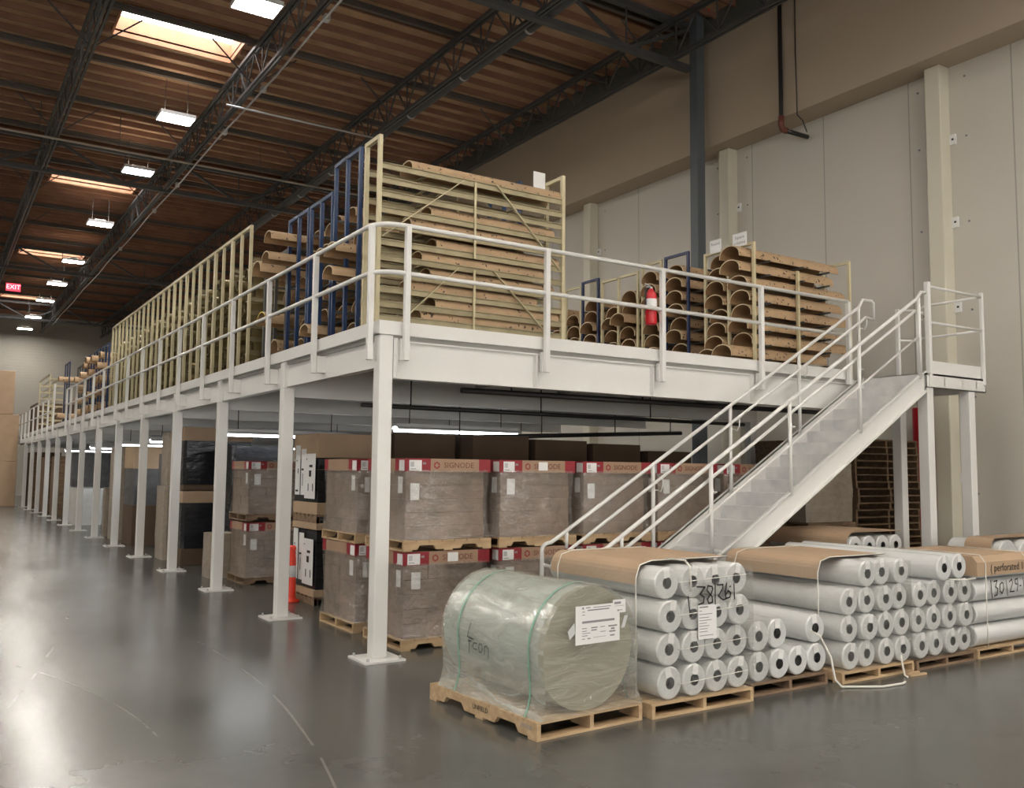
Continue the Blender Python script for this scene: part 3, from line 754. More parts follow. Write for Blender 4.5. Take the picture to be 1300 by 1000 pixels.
# far blue racks with tubes sticking out
for i, y in enumerate((20.8, 22.6, 24.4)):
    rack('tube_rack', 'far blue rack, %s past the long cream row' % ORD[i], .3, 2.9, [y, y + .6, y + 1.2], H, 6.0, M['blue'], [3.98, 4.4, 4.8, 5.2, 5.6], 'y', 'far blue racks')
    for j, z in enumerate([3.98, 4.4, 4.8, 5.2, 5.6]):
        for c in (0, 1):
            if (i + j + c) % 5 == 4: continue
            form(FM[2.6], .3 - .05 - .085 * ((i * 2 + j + c) % 4), y + .3 + .6 * c, z + .004, 'pale form sticking out of the %s far blue rack, %s level, %s bay' % (ORD[i], ORD[j], ('near', 'rear')[c]), 'forms in the far blue racks')
rack('tube_rack', 'dark grey rack far along the mezzanine before the loading gap', .5, 2.9, [27.5, 28.1, 28.7, 29.3], H, 6.0, M['greyrack'], [4.1, 4.5, 4.9, 5.3, 5.6], 'y')
for j, z in enumerate([4.1, 4.5, 4.9, 5.3]):
    form(FM[2.6], .3 - .1 * (j % 2), 27.8, z + .004, 'pale form on the %s level of the far dark grey rack' % ORD[j], 'forms in the far grey rack')
rack('tube_rack', 'dark navy rack at the loading gap on the far mezzanine', .4, 2.9, [31.0, 31.7, 32.4], H, 6.4, M['navy'], [4.1, 4.9, 5.6], 'y')
for j, z in enumerate([4.1, 5.6]):
    form(FM[2.6], .05, 31.35, z + .004, 'pale form on the %s level of the far navy rack' % ('lower', 'upper')[j], 'forms in the navy rack')
rack('ladder_rack', 'cream ladder shaped rack near the far end of the mezzanine', .3, .9, [37.0, 41.5], H, 6.4, M['cream'], [3.98 + .32 * i for i in range(8)], 'x')
o = tag(bev(MB().box(-.9, .9, -1.8, 1.8, 0, 1.75).build('cardboard_box', M['cardd']), .02), 'big dark cardboard box at the far end of the mezzanine deck', 'box'); o.location = (1.3, 45.6, H + .002)

# racks on the right, seen from their open ends
XF, XB = 6.7, 9.1
RS = [('R5', 'cream rack with two white cards, closest to the stairs', [.44, .98, 1.51], 5.85, 'cream'), ('R4', 'navy framed rack between two cream racks, behind the fire extinguisher', [1.93, 2.50], 5.99, 'navy'),
      ('R3', 'cream rack directly behind the navy rack and extinguisher', [2.62, 3.12], 5.97, 'cream'), ('R2', 'double width cream rack left of the extinguisher', [3.26, 3.82, 4.32], 5.87, 'cream'),
      ('R1', 'narrow navy framed rack, second from the left of the right group', [4.45, 4.95], 5.96, 'navy'), ('R0', 'narrow cream rack at the left end of the right group', [5.01, 5.52], 5.90, 'cream'), ('R00', 'farthest cream rack behind the front corner rack', [5.62, 6.15], 5.86, 'cream')]
LV = [3.74 + .232 * i for i in range(9)]
short = {'R5': 'two-card cream rack', 'R4': 'navy rack behind the extinguisher', 'R3': 'cream rack behind the navy rack', 'R2': 'double cream rack', 'R1': 'narrow navy rack', 'R0': 'narrow cream rack', 'R00': 'farthest cream rack'}
fill = {'R5': (9, 9), 'R4': (9,), 'R3': (9,), 'R2': (8, 7), 'R1': (8,), 'R0': (7,), 'R00': (8,)}
for key, lab, ys_, z1, mk in RS:
    rack('tube_rack', lab, XF, XB, ys_, H, z1, M[mk], LV[1:fill[key][0]], 'y', None, xmid=7.75, w=.045)
    for c, cnt in enumerate(fill[key]):
        yc = (ys_[c] + ys_[c + 1]) / 2
        for j in range(cnt):
            dx = random.uniform(-.06, .12)
            if (key, c, j) in (('R5', 0, 1), ('R5', 0, 8), ('R5', 0, 7), ('R5', 1, 1), ('R2', 0, 2), ('R2', 0, 5)): dx = {('R5', 0, 1): -.42, ('R2', 0, 2): -.35}.get((key, c, j), -.22)
            bay = '' if len(fill[key]) == 1 else (', front bay' if c == 0 else ', rear bay')
            form(FM[2.3 if j % 2 else 2.45], XF + dx - .05, yc, LV[j] + .003, 'brown half round form, %s from the bottom in the %s%s' % (ORD[j], short[key], bay), 'forms in the ' + short[key])
for (y, w_, tx, l) in ((1.24, .25, ('Round',), 'white card printed on one line, on top of the cream rack by the stairs'), (.70, .3, ('Square', 'columns'), 'white card printed on two lines, on top of the cream rack by the stairs')):
    t = thing('rack_sign', l, 'sign', (XF - .035, y, 5.84))
    MB().box(-.004, .004, -w_ / 2, w_ / 2, -.02, .2).build('card', M['paper'], t)
    for i, s in enumerate(tx): lettering(s, .075, M['greyink'], t, (-.0055, 0, .13 - .09 * i), LEFT)
    MB().box(.004, .014, -.02, .02, -.03, .1).build('clip', M['cream'], t)

# fire extinguisher on the rail post
t = thing('fire_extinguisher', 'red fire extinguisher with white label hung on a front rail post', 'fire extinguisher', (4.17, .05, 4.20))
MB().lathe([(.0, 0), (.075, 0), (.082, .02), (.082, .40), (.07, .45), (.035, .49), (.03, .51), (0, .51)], n=18).build('body', M['red'], t)
MB().lathe([(.0835, .22), (.0838, .222), (.0838, .36), (.0835, .362)], n=18).build('label', M['paper'], t)
v = MB(); v.cyl((0, 0), 'z', .024, .5, .54, 10); v.bar((-.02, 0, .55), (-.11, 0, .575), .02, .012); v.bar((-.02, 0, .535), (-.1, 0, .53), .02, .01)
v.build('valve_lever', M['conduit'], t)
MB().path([(-.03, 0, .53), (-.1, .0, .5), (-.105, 0, .35), (-.095, 0, .2)], .012, 7).build('hose', M['blackpipe'], t)
MB().box(.078, .095, -.02, .02, .3, .34).build('bracket', M['white'], t)

# ------------------------------------------------------------------ pallets
def pallet(label, x, y, w, d, h=.135, rz=0., strx=False, m='pallet', group='wooden pallets', z=0., stamp=None):
    """x,y = front left corner; stringers along Y (or along X when strx)"""
    t = thing('wooden_pallet', label, 'pallet', (x, y, z), rz, group)
    tb = .02; L, W = (w, d) if strx else (d, w)
    def put(b, a0, a1, c0, c1, z0, z1):
        if strx: b.box(a0, a1, c0, c1, z0, z1)
        else: b.box(c0, c1, a0, a1, z0, z1)
    n = max(6, int(L / .16)); b = MB(); g = L / n
    for i in range(n): put(b, i * g + .006, (i + 1) * g - .006 if i < n - 1 else L, 0, W, h - tb, h)
    b.build('top_deck', M[m], t)
    for a in (0, L * .5 - .06, L - .12):
        b = MB(); put(b, a, a + .12, 0, W, 0, tb); b.build('bottom_board', M[m], t)
    for c in (0, W / 2 - .02, W - .04):
        q = MB(); z0, z1 = tb, h - tb; nt = z0 + (z1 - z0) * .55
        poly = [(0, z0), (L * .15, z0), (L * .18, nt), (L * .33, nt), (L * .36, z0), (L * .64, z0), (L * .67, nt), (L * .82, nt), (L * .85, z0), (L, z0), (L, z1), (0, z1)]
        if strx: q.prism(poly, 'y', c, c + .04)
        else: q.prism(poly, 'x', c, c + .04)
        q.build('stringer', M[m], t)
    return t

# big wrapped roll -----------------------------------------------------------
pallet_big = pallet('long pine pallet carrying the big wrapped film roll', -.12, -3.42, 1.15, 1.64, .145, R(3.2))
lettering('LINFIELD', .06, M['ink'], pallet_big, (-.002, .8, .088), LEFT); lettering('1970/20', .05, M['greyink'], pallet_big, (-.002, .14, .088), LEFT)
rz = R(3.2)
big = thing('film_roll', 'giant pale green film roll shrink wrapped on its own pallet, lettered L', 'film roll', (.455, -3.36, .146), rz)
r = .515; zc = r; L0, L1 = .05, 1.48
MB().cyl((0, zc), 'y', r, L0, L1, 64, 0, 1).build('roll_body', [M['big'], M['bigend']], big)
MB().cyl((0, zc), 'y', .075, L0 - .004, L0 + .01, 20).build('core_plug', M['bigend'], big)
# film shell
def shell(rr, y):
    P = []
    for i in range(33):
        a = PI * i / 32; P.append((rr * math.cos(a), y, zc + rr * math.sin(a)))
    L = []
    for (x, z) in ((-rr * .985, zc * .75), (-rr * .96, zc * .5), (-rr * .96, zc * .3), (-rr * 1.0, zc * .14), (-rr * 1.06, .004)):
        L.append((x, y, z))
    Rr = [(-p[0], p[1], p[2]) for p in L][::-1]
    return Rr + P + L
rows = []
sh = MB()
for (y, rr) in ((-.03, r + .006), (.02, r + .014), (.3, r + .014), (.62, r + .01), (.80, r - .002 + .012), (.98, r + .014), (1.3, r + .016), (1.5, r + .014)):
    S = shell(rr, y)
    S = [(p[0], p[1] + (-.03 * (1 - p[2] / .25) if (y < .05 and p[2] < .25) else 0), p[2]) for p in S]
    rows.append(S)
n = len(rows[0]); vs = [p for S in rows for p in S]; fs = []
for i in range(len(rows) - 1):
    for j in range(n - 1): fs.append((i * n + j, i * n + j + 1, (i + 1) * n + j + 1, (i + 1) * n + j))
sh.add(vs, fs, 0, True)
for S in (rows[0], rows[-1]):
    c = (0, S[12][1], zc * .8)
    sh.add([c] + S, [(0, i + 1, i + 2) for i in range(n - 1)] + [(0, n, 1)], 1, False)
sh.build('stretch_wrap', [M['wrap'], M['wrapend']], big)
for (y, w_) in ((.14, .03), (1.2, .03)):
    q = MB(); ro = shell(r + .021, y); r2 = shell(r + .021, y + .022)
    q.add(ro + r2, [(i, i + 1, n + i + 1, n + i) for i in range(n - 1)], 0, True); q.build('strap', M['greenstrap'], big)
q = MB(); q.box(-.19, .30, -.036, -.034, .56, .875); q.build('shipping_label', M['paper'], big)
q2 = MB(); q2.box(.22, .365, -.040, -.038, .79, .90); q2.build('shipping_label', M['paper'], big)
q = MB()
for (x0, x1, z, hh) in ((-.12, -.1, .855, .016), (-.08, -.03, .857, .008), (0, .2, .855, .006), (-.06, .18, .835, .01), (-.12, -.09, .825, .006), (-.12, -.09, .8, .006), (-.12, .24, .74, .018),
                        (-.12, -.07, .69, .006), (-.02, .05, .69, .01), (.08, .13, .69, .006), (.17, .27, .688, .012), (-.12, -.07, .668, .006), (-.02, .04, .67, .01), (.2, .24, .665, .014),
                        (-.12, -.03, .65, .005), (.08, .14, .65, .005), (.18, .25, .643, .012), (-.12, -.06, .63, .006), (-.12, -.09, .605, .006), (-.06, -.03, .605, .01), (.0, .14, .61, .003), (.19, .24, .61, .012)):
    q.box(x0, x1, -.0375, -.0365, z - hh / 2, z + hh / 2)
for (x0, x1, z, hh) in ((.235, .31, .873, .02), (.235, .35, .848, .003), (.27, .29, .81, .014), (.295, .325, .812, .006)):
    q.box(x0, x1, -.0415, -.0405, z - hh / 2, z + hh / 2)
q.build('label_print', M['greyink'], big)
q = MB()
q.add([(-.27, -.033, .68), (-.20, -.033, .745), (-.19, -.033, .66), (-.25, -.033, .61)], [(0, 1, 2, 3)]); q.build('clear_pouch', M['rollend'], big); q = MB(); q.add([(.32, -.033, .66), (.36, -.033, .76), (.40, -.033, .76), (.36, -.033, .66)], [(0, 1, 2, 3)])
q.build('clear_pouch', M['rollend'], big)
q = MB()
def onroll(u, v):    # u to the viewer's right (towards -Y), v up
    z = v; rr = r + .034
    x = -math.sqrt(max(0, rr * rr - (z - zc) ** 2)) if z > zc else -rr
    return (x, 1.02 - u, z)
strokes(q, [[(.03, .66), (-.01, .51), (.08, .5)], [(.02, .49), (.02, .37)], [(-.0, .475), (.05, .48)], [(.14, .475), (.09, .47), (.075, .44), (.09, .42), (.14, .42)], [(.17, .44), (.18, .475), (.215, .475), (.23, .44), (.21, .405), (.18, .405), (.17, .44)],
            [(.26, .40), (.26, .47)], [(.26, .46), (.29, .475), (.32, .45), (.32, .37)]], onroll, .010)
q.build('lettering', M['lettergrey'], big)

# stacks of film rolls ------------------------------------------------------
RL = {}
def roll_mesh(L, r=.143):
    if (L, r) in RL: return RL[(L, r)]
    n = 28; body = MB(); rim = .012
    prof = [(.052, 0.0), (r - rim, 0.0), (r, rim), (r, L - rim), (r - rim, L), (.052, L)]
    o = []
    for rr, y in prof: o += [(rr * math.cos(2 * PI * j / n), y, rr * math.sin(2 * PI * j / n)) for j in range(n)]
    for i in range(len(prof) - 1):
        mi = 1 if i in (0, 4) else 0
        body.add(o[i * n:(i + 2) * n], [(j, (j + 1) % n, n + (j + 1) % n, n + j) for j in range(n)], mi, True)
    core = MB(); core.prism([(.05 * math.cos(2 * PI * j / 16), .05 * math.sin(2 * PI * j / 16)) for j in range(16)], 'y', .06, L - .06, 0, 0, True)
    ring = MB()
    for (a, b) in ((.0565, .049),):
        ring.lathe([(a, -.003), (b, -.003), (b, .08)], n=16)
    cm = core.mesh('core', M['core'])
    tagm = MB().box(-.036, .036, -.006, -.003, .055, .145).mesh('tag', M['paper'])
    RL[(L, r)] = (body.mesh('roll_body', [M['roll'], M['rollend']]), cm, tagm); return RL[(L, r)]
def froll(x, y, z, L, label, group, tg=True, r=.143, rz=0., matg=False):
    b, c, tm = roll_mesh(L, r)
    t = thing('film_roll', label, 'film roll', (x, y, z), rz, group)
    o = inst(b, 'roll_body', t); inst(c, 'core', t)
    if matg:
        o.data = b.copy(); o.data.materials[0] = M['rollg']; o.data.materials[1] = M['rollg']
    if tg: inst(tm, 'tag', t, (random.uniform(-.01, .01), 0, random.uniform(-.01, .004)), (0, random.uniform(-.25, .25), 0))
    return t
def roll_stack(nm, x0, y0, pitch, rows, L, z0=.13, vp=.290, rr=.143, skip=(), longtop=0., shortd=0.):
    """rows = list of counts bottom up (left aligned offset given as tuple)"""
    for ri, row in enumerate(rows):
        cnt, off = row if isinstance(row, tuple) else (row, 0.)
        for ci in range(cnt):
            if (ri, ci) in skip: continue
            rn = 'bottom' if ri == 0 else ('top' if ri == len(rows) - 1 else ORD[ri])
            jj = max(.0005, pitch / 2 - rr - .0005); jitter = random.uniform(-jj, jj) + off
            froll(x0 + pitch * (ci + .5) + off * .0 + jitter, y0 + random.uniform(-.025, .025) - (longtop if ri == len(rows) - 1 else 0), z0 + rr + .002 + vp * ri, L,
                  'white film roll, %s row, %s from the left, of the %s' % (rn, ORD[ci], nm), 'rolls of the ' + nm, tg=(ri, ci) not in skip, r=rr)
def wrapbox(label, x0, x1, y0, y1, z0, z1, m='wraproll'):
    b = MB(); c = .02
    pl = [(x0 + c, y0), (x1 - c, y0), (x1, y0 + c), (x1, y1 - c), (x1 - c, y1), (x0 + c, y1), (x0, y1 - c), (x0, y0 + c)]
    n = len(pl); nz = 5; vs = []
    for k in range(nz):
        for i, p in enumerate(pl): vs.append((p[0] + random.uniform(-.004, .004), p[1] + random.uniform(-.004, .004), z0 + (z1 - z0) * k / (nz - 1)))
    fs = [(k * n + i, k * n + (i + 1) % n, (k + 1) * n + (i + 1) % n, (k + 1) * n + i) for k in range(nz - 1) for i in range(n)]
    b.add(vs, fs, 0, True); o = b.build('stretch_wrap', M[m]); tag(o, label, 'stretch wrap'); return o
def sheet(label, x0, x1, y0, y1, z, drop=.16, sides='l', m='card', name='cardboard_sheet'):
    """cardboard cover sheet bent over the left side of a stack"""
    rr = .14; pr = [(x1, z)]
    for i in range(7):
        a = PI / 2 + (PI / 2) * i / 6; pr.append((x0 + rr + rr * math.cos(a), z - rr + rr * math.sin(a)))
    pr.append((x0, z - rr - drop * .3))
    b = MB(); k = len(pr)
    for e in (0, .006):
        b.add([(p[0] + (-e if i == k - 1 else 0), y0, p[1] + e * (i < k - 1)) for i, p in enumerate(pr)] + [(p[0] + (-e if i == k - 1 else 0), y1, p[1] + e * (i < k - 1)) for i, p in enumerate(pr)], [(i, i + 1, k + i + 1, k + i) for i in range(k - 1)], 0, False)
    o = b.build(name, M[m]); tag(o, label, 'cardboard sheet'); return o
def strap(label, pts, w=.012, m='strap', name='strap'):
    b = MB(); b.path(pts, w, 6); o = b.build(name, M[m]); tag(o, label, 'strap'); return o

YF = -3.40
# stack marked 38 26
pallet('pallet under the roll stack marked 38 26', 1.10, YF, 1.26, 1.7, .125)
roll_stack('stack marked 38 26', 1.20, YF + .05, .292, [4, 4, 4, 4], 1.62, .128)
sheet('brown cardboard sheet on top of the roll stack marked 38 26', 1.172, 2.38, YF + .28, YF + 1.62, 1.314, .2)
t = thing('paper_note', 'white sheet with large handwritten 38 26 taped across the roll ends', 'paper note', (1.78, YF + .008, .9))
q = MB(); q.box(-.115, .115, 0, .002, -.275, .03); q.build('packing_slip', M['paper'], t)
q = MB(); q.add([(-.19, .004, .03), (.36, .004, .03), (.36, .004, .23), (-.19, .004, .23)], [(0, 1, 2, 3)]); q.build('clear_sheet', M['wraproll'], t)
q = MB()
F = lambda u, v: (u, -.001, v)
strokes(q, [[(-.24, .12), (-.22, -.02)], [(-.13, .2), (-.03, .19), (-.09, .13), (-.04, .10), (-.05, .05), (-.11, .04)],
            [(.06, .19), (.01, .2), (-.005, .16), (.06, .1), (.065, .05), (.02, .04), (.0, .08), (.05, .13), (.07, .17), (.06, .19)], [(.10, .22), (.10, .03)],
            [(.13, .2), (.2, .2), (.2, .17), (.14, .1), (.2, .06), (.25, .07)], [(.25, .21), (.23, .13), (.24, .07), (.29, .08), (.3, .12), (.27, .14), (.24, .11)], [(.29, .175), (.30, .178)], [(.345, .2), (.35, .06)]], F, .014)
q.build('lettering', M['ink'], t)
q = MB()
for i, (z, w_) in enumerate(((.01, .11), (-.02, .03), (-.05, .16), (-.08, .12), (-.105, .15), (-.13, .09), (-.155, .12), (-.18, .1), (-.205, .1), (-.24, .17))):
    q.box(-.1, -.1 + w_, -.001, 0, z - .005, z + (.008 if i == 0 else .001))
q.build('label_print', M['greyink'], t)
for y_, l in ((YF + .25, 'front'), (YF + 1.45, 'rear')):
    strap('white plastic strap round the %s of the stack marked 38 26' % l, [(1.135, y_, .14), (1.135, y_, .7), (1.135, y_, 1.18), (1.18, y_, 1.295), (1.32, y_, 1.329), (2.30, y_, 1.329)], .0055)
strap('white strap looped down between the top rolls of the stack marked 38 26', [(1.55, YF + .3, 1.335), (1.56, YF + .06, 1.335), (1.56, YF + .0, 1.28), (1.57, YF + .0, 1.06)], .010)
for i, z in enumerate((.23, .53, .83, 1.12)):
    strap('thin clear strap across the roll ends, row %s of the stack marked 38 26' % ('one', 'two', 'three', 'four')[i], [(1.42, YF + .012, z + .03), (2.3, YF + .012, z + .06)], .004)
wrapbox('clear film round the stack marked 38 26', 1.15, 2.405, YF + .012, YF + 1.72, .14, 1.26)

# low stack of two rows
pallet('low pallet carrying two rows of rolls beside the marked stack', 2.44, YF + .1, 1.12, 1.6, .12, m='palletd')
roll_stack('low two row stack', 2.44, YF + .14, .289, [4, 4], 1.5, .122, skip=((1, 2),))
strap('white strap trailing from the low stack to the floor', [(3.33, YF + .12, .55), (3.40, YF + .06, .50), (3.46, YF - .02, .3), (3.47, YF - .06, .08), (3.52, YF - .10, .015), (3.9, YF - .3, .012), (4.2, YF - .32, .012), (4.3, YF - .28, .012)], .012)
wrapbox('torn clear film round the left rolls of the low stack', 2.42, 2.73, YF + .09, YF + 1.66, .13, .72)

# stack with two strapped straps
pallet('pallet under the four row stack with the tan cover sheet', 3.66, YF, 1.22, 1.7, .11)
roll_stack('tan covered four row stack', 3.72, YF + .04, .29, [4, 4, 4, (3, .29)], 1.62, .112, vp=.2775, rr=.138)
sheet('tan cardboard cover sheet on the fourth stack from the big roll', 3.695, 4.86, YF + .3, YF + 1.62, 1.236, .25)
for y_, l in ((YF + .28, 'front'), (YF + 1.45, 'rear')):
    strap('white strap round the %s of the tan covered stack' % l, [(3.66, y_, .12), (3.66, y_, .7), (3.66, y_, 1.1), (3.71, y_, 1.215), (3.86, y_, 1.25), (4.8, y_, 1.25)], .0055)
strap('loose white strap end hanging below the tan covered stack', [(4.62, YF - .02, .2), (4.6, YF - .05, .1), (4.56, YF - .1, .012), (4.52, YF - .16, .01)], .010)
wrapbox('clear film round the tan covered stack', 3.675, 4.90, YF + .01, YF + 1.7, .125, 1.19)
for i, (y_, a) in enumerate(((YF - .08, .1), (YF - .14, -.1))):
    o = bev(MB().box(-.13, .13, -.02, .02, 0, .022).build('wood_scrap', M['pallet']), .004); tag(o, 'short wood scrap lying by the pallet, %s of two' % ('rear', 'front')[i], 'wood scrap', 'wood scraps'); o.location = (4.72, y_, .0); o.rotation_euler = (0, 0, a)

# stack with two long rolls on top
pallet('dark pallet under the stack topped with two long rolls', 4.93, YF, 1.14, 1.7, .10, m='palletd')
roll_stack('stack under the long rolls', 4.955, YF + .05, .289, [4, 4, 4], 1.62, .105, vp=.2775, rr=.138)
froll(5.47, YF - .02, .105 + .14 + .2775 * 2 + .138 + .146, 2.2, 'long white film roll lying on top, left of the two long ones', 'long rolls on top')
froll(5.83, YF + .02, .105 + .14 + .2775 * 2 + .138 + .146, 2.2, 'long white film roll lying on top, right of the two long ones', 'long rolls on top')
wrapbox('clear film round the stack topped with long rolls', 4.93, 6.1, YF + .012, YF + 1.7, .12, .92)
strap('white strap across the upper roll ends below the two long rolls', [(5.55, YF - .02, .95), (5.85, YF - .03, .93), (6.115, YF + .0, .93), (6.118, YF + .06, .91)], .010)

# stack lying sideways with the written cover
pallet('pallet under the sideways rolls with the written cover', 6.12, YF, 1.5, 1.2, .11, strx=False)
for ri in range(4):
    for ci in range(4):
        zz = .112 + .13 + .262 * ri
        if ci not in (0,) and ri < 3: continue
        b, c_, tm = roll_mesh(1.34 if ri < 3 else 1.30, .1285)
        t = thing('film_roll', 'sideways film roll, %s row, %s from front, written stack' % (('bottom', 'second', 'third', 'top')[ri], ORD[ci]), 'film roll', (7.5, YF + .15 + .264 * ci, zz), PI / 2, 'sideways rolls of the written stack')
        inst(b, 'roll_body', t); inst(c_, 'core', t); inst(tm, 'tag', t)
for ri in range(3):
    t = tag(bev(MB().box(6.2, 7.45, YF + .32, YF + 1.1, .112 + .262 * ri + .004, .112 + .262 * ri + .258).build('carton', M['card'])), 'carton hidden behind the sideways rolls, %s layer' % ORD[ri], 'carton', 'cartons behind sideways rolls')
t = thing('cardboard_sheet', 'cardboard cover with marker writing bent over the sideways rolls', 'cardboard sheet', (6.16, YF, 1.148))
b = MB(); b.add([(0, .0, -.2), (1.34, .0, -.2), (1.34, .0, -.04), (0, .0, -.04), (0, .06, .03), (1.34, .06, .03), (0, 1.18, .035), (1.34, 1.18, .035), (0, .3, -.2), (0, .3, .03)], [(0, 1, 2, 3), (3, 2, 5, 4), (4, 5, 7, 6), (0, 3, 4, 9, 8)])
b.build('sheet', M['card'], t)
lettering('( perforated 18', .13, M['ink'], t, (.68, -.003, -.12), FRONT, 1.0)
q = MB()
F2 = lambda u, v: (u, -.012 - max(0, .0), v)
strokes(q, [[(.3, -.33), (.32, -.53)], [(.37, -.34), (.44, -.33), (.4, -.4), (.45, -.43), (.43, -.5), (.37, -.51)], [(.54, -.36), (.5, -.38), (.5, -.46), (.54, -.49), (.58, -.44), (.57, -.37), (.54, -.36)],
            [(.64, -.34), (.66, -.52)], [(.71, -.36), (.76, -.33), (.78, -.38), (.72, -.48), (.81, -.48)], [(.88, -.4), (.84, -.39), (.84, -.34), (.89, -.33), (.9, -.4), (.88, -.48)], [(.94, -.42), (.97, -.42)], [(1.02, -.32), (1.04, -.48)]],
        lambda u, v: (u, .012, v + .06), .016)
q.build('lettering', M['ink'], t)
strap('white strap round the written stack near its left end', [(6.32, YF - .01, .13), (6.32, YF - .01, .5), (6.32, YF - .01, 1.1), (6.32, YF + .06, 1.19), (6.32, YF + 1.1, 1.195)], .006)
strap('white strap round the written stack near its right end', [(7.25, YF - .01, .13), (7.25, YF - .01, .5), (7.25, YF - .01, 1.1), (7.25, YF + .06, 1.19), (7.25, YF + 1.1, 1.195)], .006)

# rolls behind, below the landing
pallet('pallet under the fat rolls by the side wall', 8.6, -2.32, 1.75, .9, .12, m='palletd', strx=True)
for i in range(3):
    for j in range(2):
        froll(8.92 + .56 * i, -2.27, .122 + .272 + .545 * j, .8, 'fat white film roll by the side wall, %s row, %s from the left' % (('lower', 'upper')[j], ORD[i]), 'fat rolls by the wall', tg=False, r=.27)
sheet('thin brown cardboard sheet over the fat rolls by the side wall', 8.6, 10.28, -2.2, -1.8, 1.23, .02)
# covered stack under the stairs
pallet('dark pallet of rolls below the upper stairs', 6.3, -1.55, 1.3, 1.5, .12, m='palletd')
for j in range(4):
    for i in range(4):
        froll(6.5 + .3 * i, -1.5, .122 + .148 + .29 * j - .0, 1.4, 'film roll below the upper stairs, %s row, %s from left' % (('bottom', 'second', 'third', 'top')[j], ORD[i]), 'rolls below the upper stairs', tg=False)
sheet('brown cardboard cover on the rolls below the upper stairs', 6.33, 7.6, -1.48, -.1, 1.33, .2)
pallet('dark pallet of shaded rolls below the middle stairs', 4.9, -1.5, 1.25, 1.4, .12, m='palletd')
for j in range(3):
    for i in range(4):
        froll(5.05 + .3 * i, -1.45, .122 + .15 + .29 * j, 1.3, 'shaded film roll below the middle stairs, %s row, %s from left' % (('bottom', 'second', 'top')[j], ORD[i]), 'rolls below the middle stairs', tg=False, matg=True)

# ------------------------------------------------------------------ carton loads under the deck
def carton_load(label, x, y, z, w=1.2, d=1.12, h=1.0, group='wrapped carton loads', slip=0, front_letter=True):
    t = thing('carton_load', label, 'pallet load', (x, y, z), 0, group)
    b = MB(); rows = 5; hh = (h - .16) / rows
    cols = [(.03, .36, .0), (.365, .62, .015), (.625, w - .03, .075)]
    for i in range(rows):
        for (a, c, rec) in cols:
            j = random.uniform(-.006, .006)
            b.box(a + j, c + j, .05 + rec + abs(j), d * .5, i * hh + .002, (i + 1) * hh - .002)
        for (a, c) in ((.03, w * .5), (w * .5 + .005, w - .03)):
            b.box(a, c, d * .5 + .005, d - .05, i * hh + .002, (i + 1) * hh - .002)
    b.build('carton_stack', M['carton'], t)
    q = MB(); z0, z1 = h - .16, h
    segs = [(0, .29, 1), (.29, .86, 0), (.86, 1.0, 1)]
    for a, c, mi in segs:
        q.add([(w * a, .02, z0), (w * c, .02, z0), (w * c, .02, z1), (w * a, .02, z1)], [(0, 1, 2, 3)], mi); q.add([(w * a, d - .02, z0), (w * c, d - .02, z0), (w * c, d - .02, z1), (w * a, d - .02, z1)], [(3, 2, 1, 0)], mi)
    for a, c, mi in ((0, .12, 1), (.12, .75, 0), (.75, 1, 1)):
        ya, yb = .02 + (d - .04) * (1 - c), .02 + (d - .04) * (1 - a)
        q.add([(0, ya, z0), (0, yb, z0), (0, yb, z1), (0, ya, z1)], [(0, 1, 2, 3)], mi); q.add([(w, ya, z0), (w, yb, z0), (w, yb, z1), (w, ya, z1)], [(3, 2, 1, 0)], mi)
    q.add([(0, .02, z1), (w, .02, z1), (w, d - .02, z1), (0, d - .02, z1)], [(0, 1, 2, 3)], 0)
    q.build('top_tray', [M['tray'], M['trayred']], t)
    if front_letter:
        lettering('SIGNODE', .095, M['rust'], t, (w * .62, .0175, h - .08), FRONT, 1.05)
        g = MB()
        for i in range(6):
            a0, a1 = PI / 3 * i + .1, PI / 3 * (i + 1) - .1
            P = lambda rr, a: (w * .36 + rr * math.cos(a), .0165, h - .08 + rr * math.sin(a))
            g.add([P(.024, a0), P(.046, a0), P(.046, a1), P(.024, a1)], [(0, 1, 2, 3)])
        g.build('emblem', M['trayred'], t)
    sheets = [(w * .045, w * .185, .012, .014, h - .15, h - .02), (w * .1, w * .2, .03, .033, h - .44, h - .24) if slip % 2 else (w * .07, w * .17, .03, .033, h - .5, h - .3),
              (-.004, -.002, .03, .17, h - .15, h - .02), (.02, .022, .12, .24, h - .42, h - .22)]
    if slip == 3: sheets.append((w * .5, w * .62, .012, .014, h - .13, h - .02))
    for q_ in sheets: MB().box(*q_).build('label_sheet', M['paper'], t)
    g = MB()
    for i in range(5): g.box(w * .06 + .01 * i, w * .06 + .004 + .01 * i, .0105, .0118, h - .1, h - .04)
    g.box(w * .06, w * .12, .0105, .0118, h - .13, h - .122); g.box(w * .2, w * .235, .0185, .0195, h - .07, h - .045, 0)
    g.build('label_print', M['greyink'], t)
    # film
    f = MB(); c = .07; x0, x1, y0, y1 = -.012, w + .012, .004, d + .0
    prof = [(0, .03), (.06, .01), (h * .25, -.008), (h * .45, -.014), (h * .65, -.006), (h - .17, .004), (h - .135, .006)]
    ring = []
    for (zz, off) in prof:
        a0, a1, b0, b1 = x0 - off, x1 + off, y0 - off, y1 + off
        ring.append([(a0 + c, b0, zz), (a1 - c, b0, zz), (a1, b0 + c, zz), (a1, b1 - c, zz), (a1 - c, b1, zz), (a0 + c, b1, zz), (a0, b1 - c, zz), (a0, b0 + c, zz)])
    n_ = 8; vs = [p for r_ in ring for p in r_]
    f.add(vs, [(k * n_ + i, k * n_ + (i + 1) % n_, (k + 1) * n_ + (i + 1) % n_, (k + 1) * n_ + i) for k in range(len(ring) - 1) for i in range(n_)], 0, True)
    f.build('stretch_wrap', M['wrapb'], t)
    return t
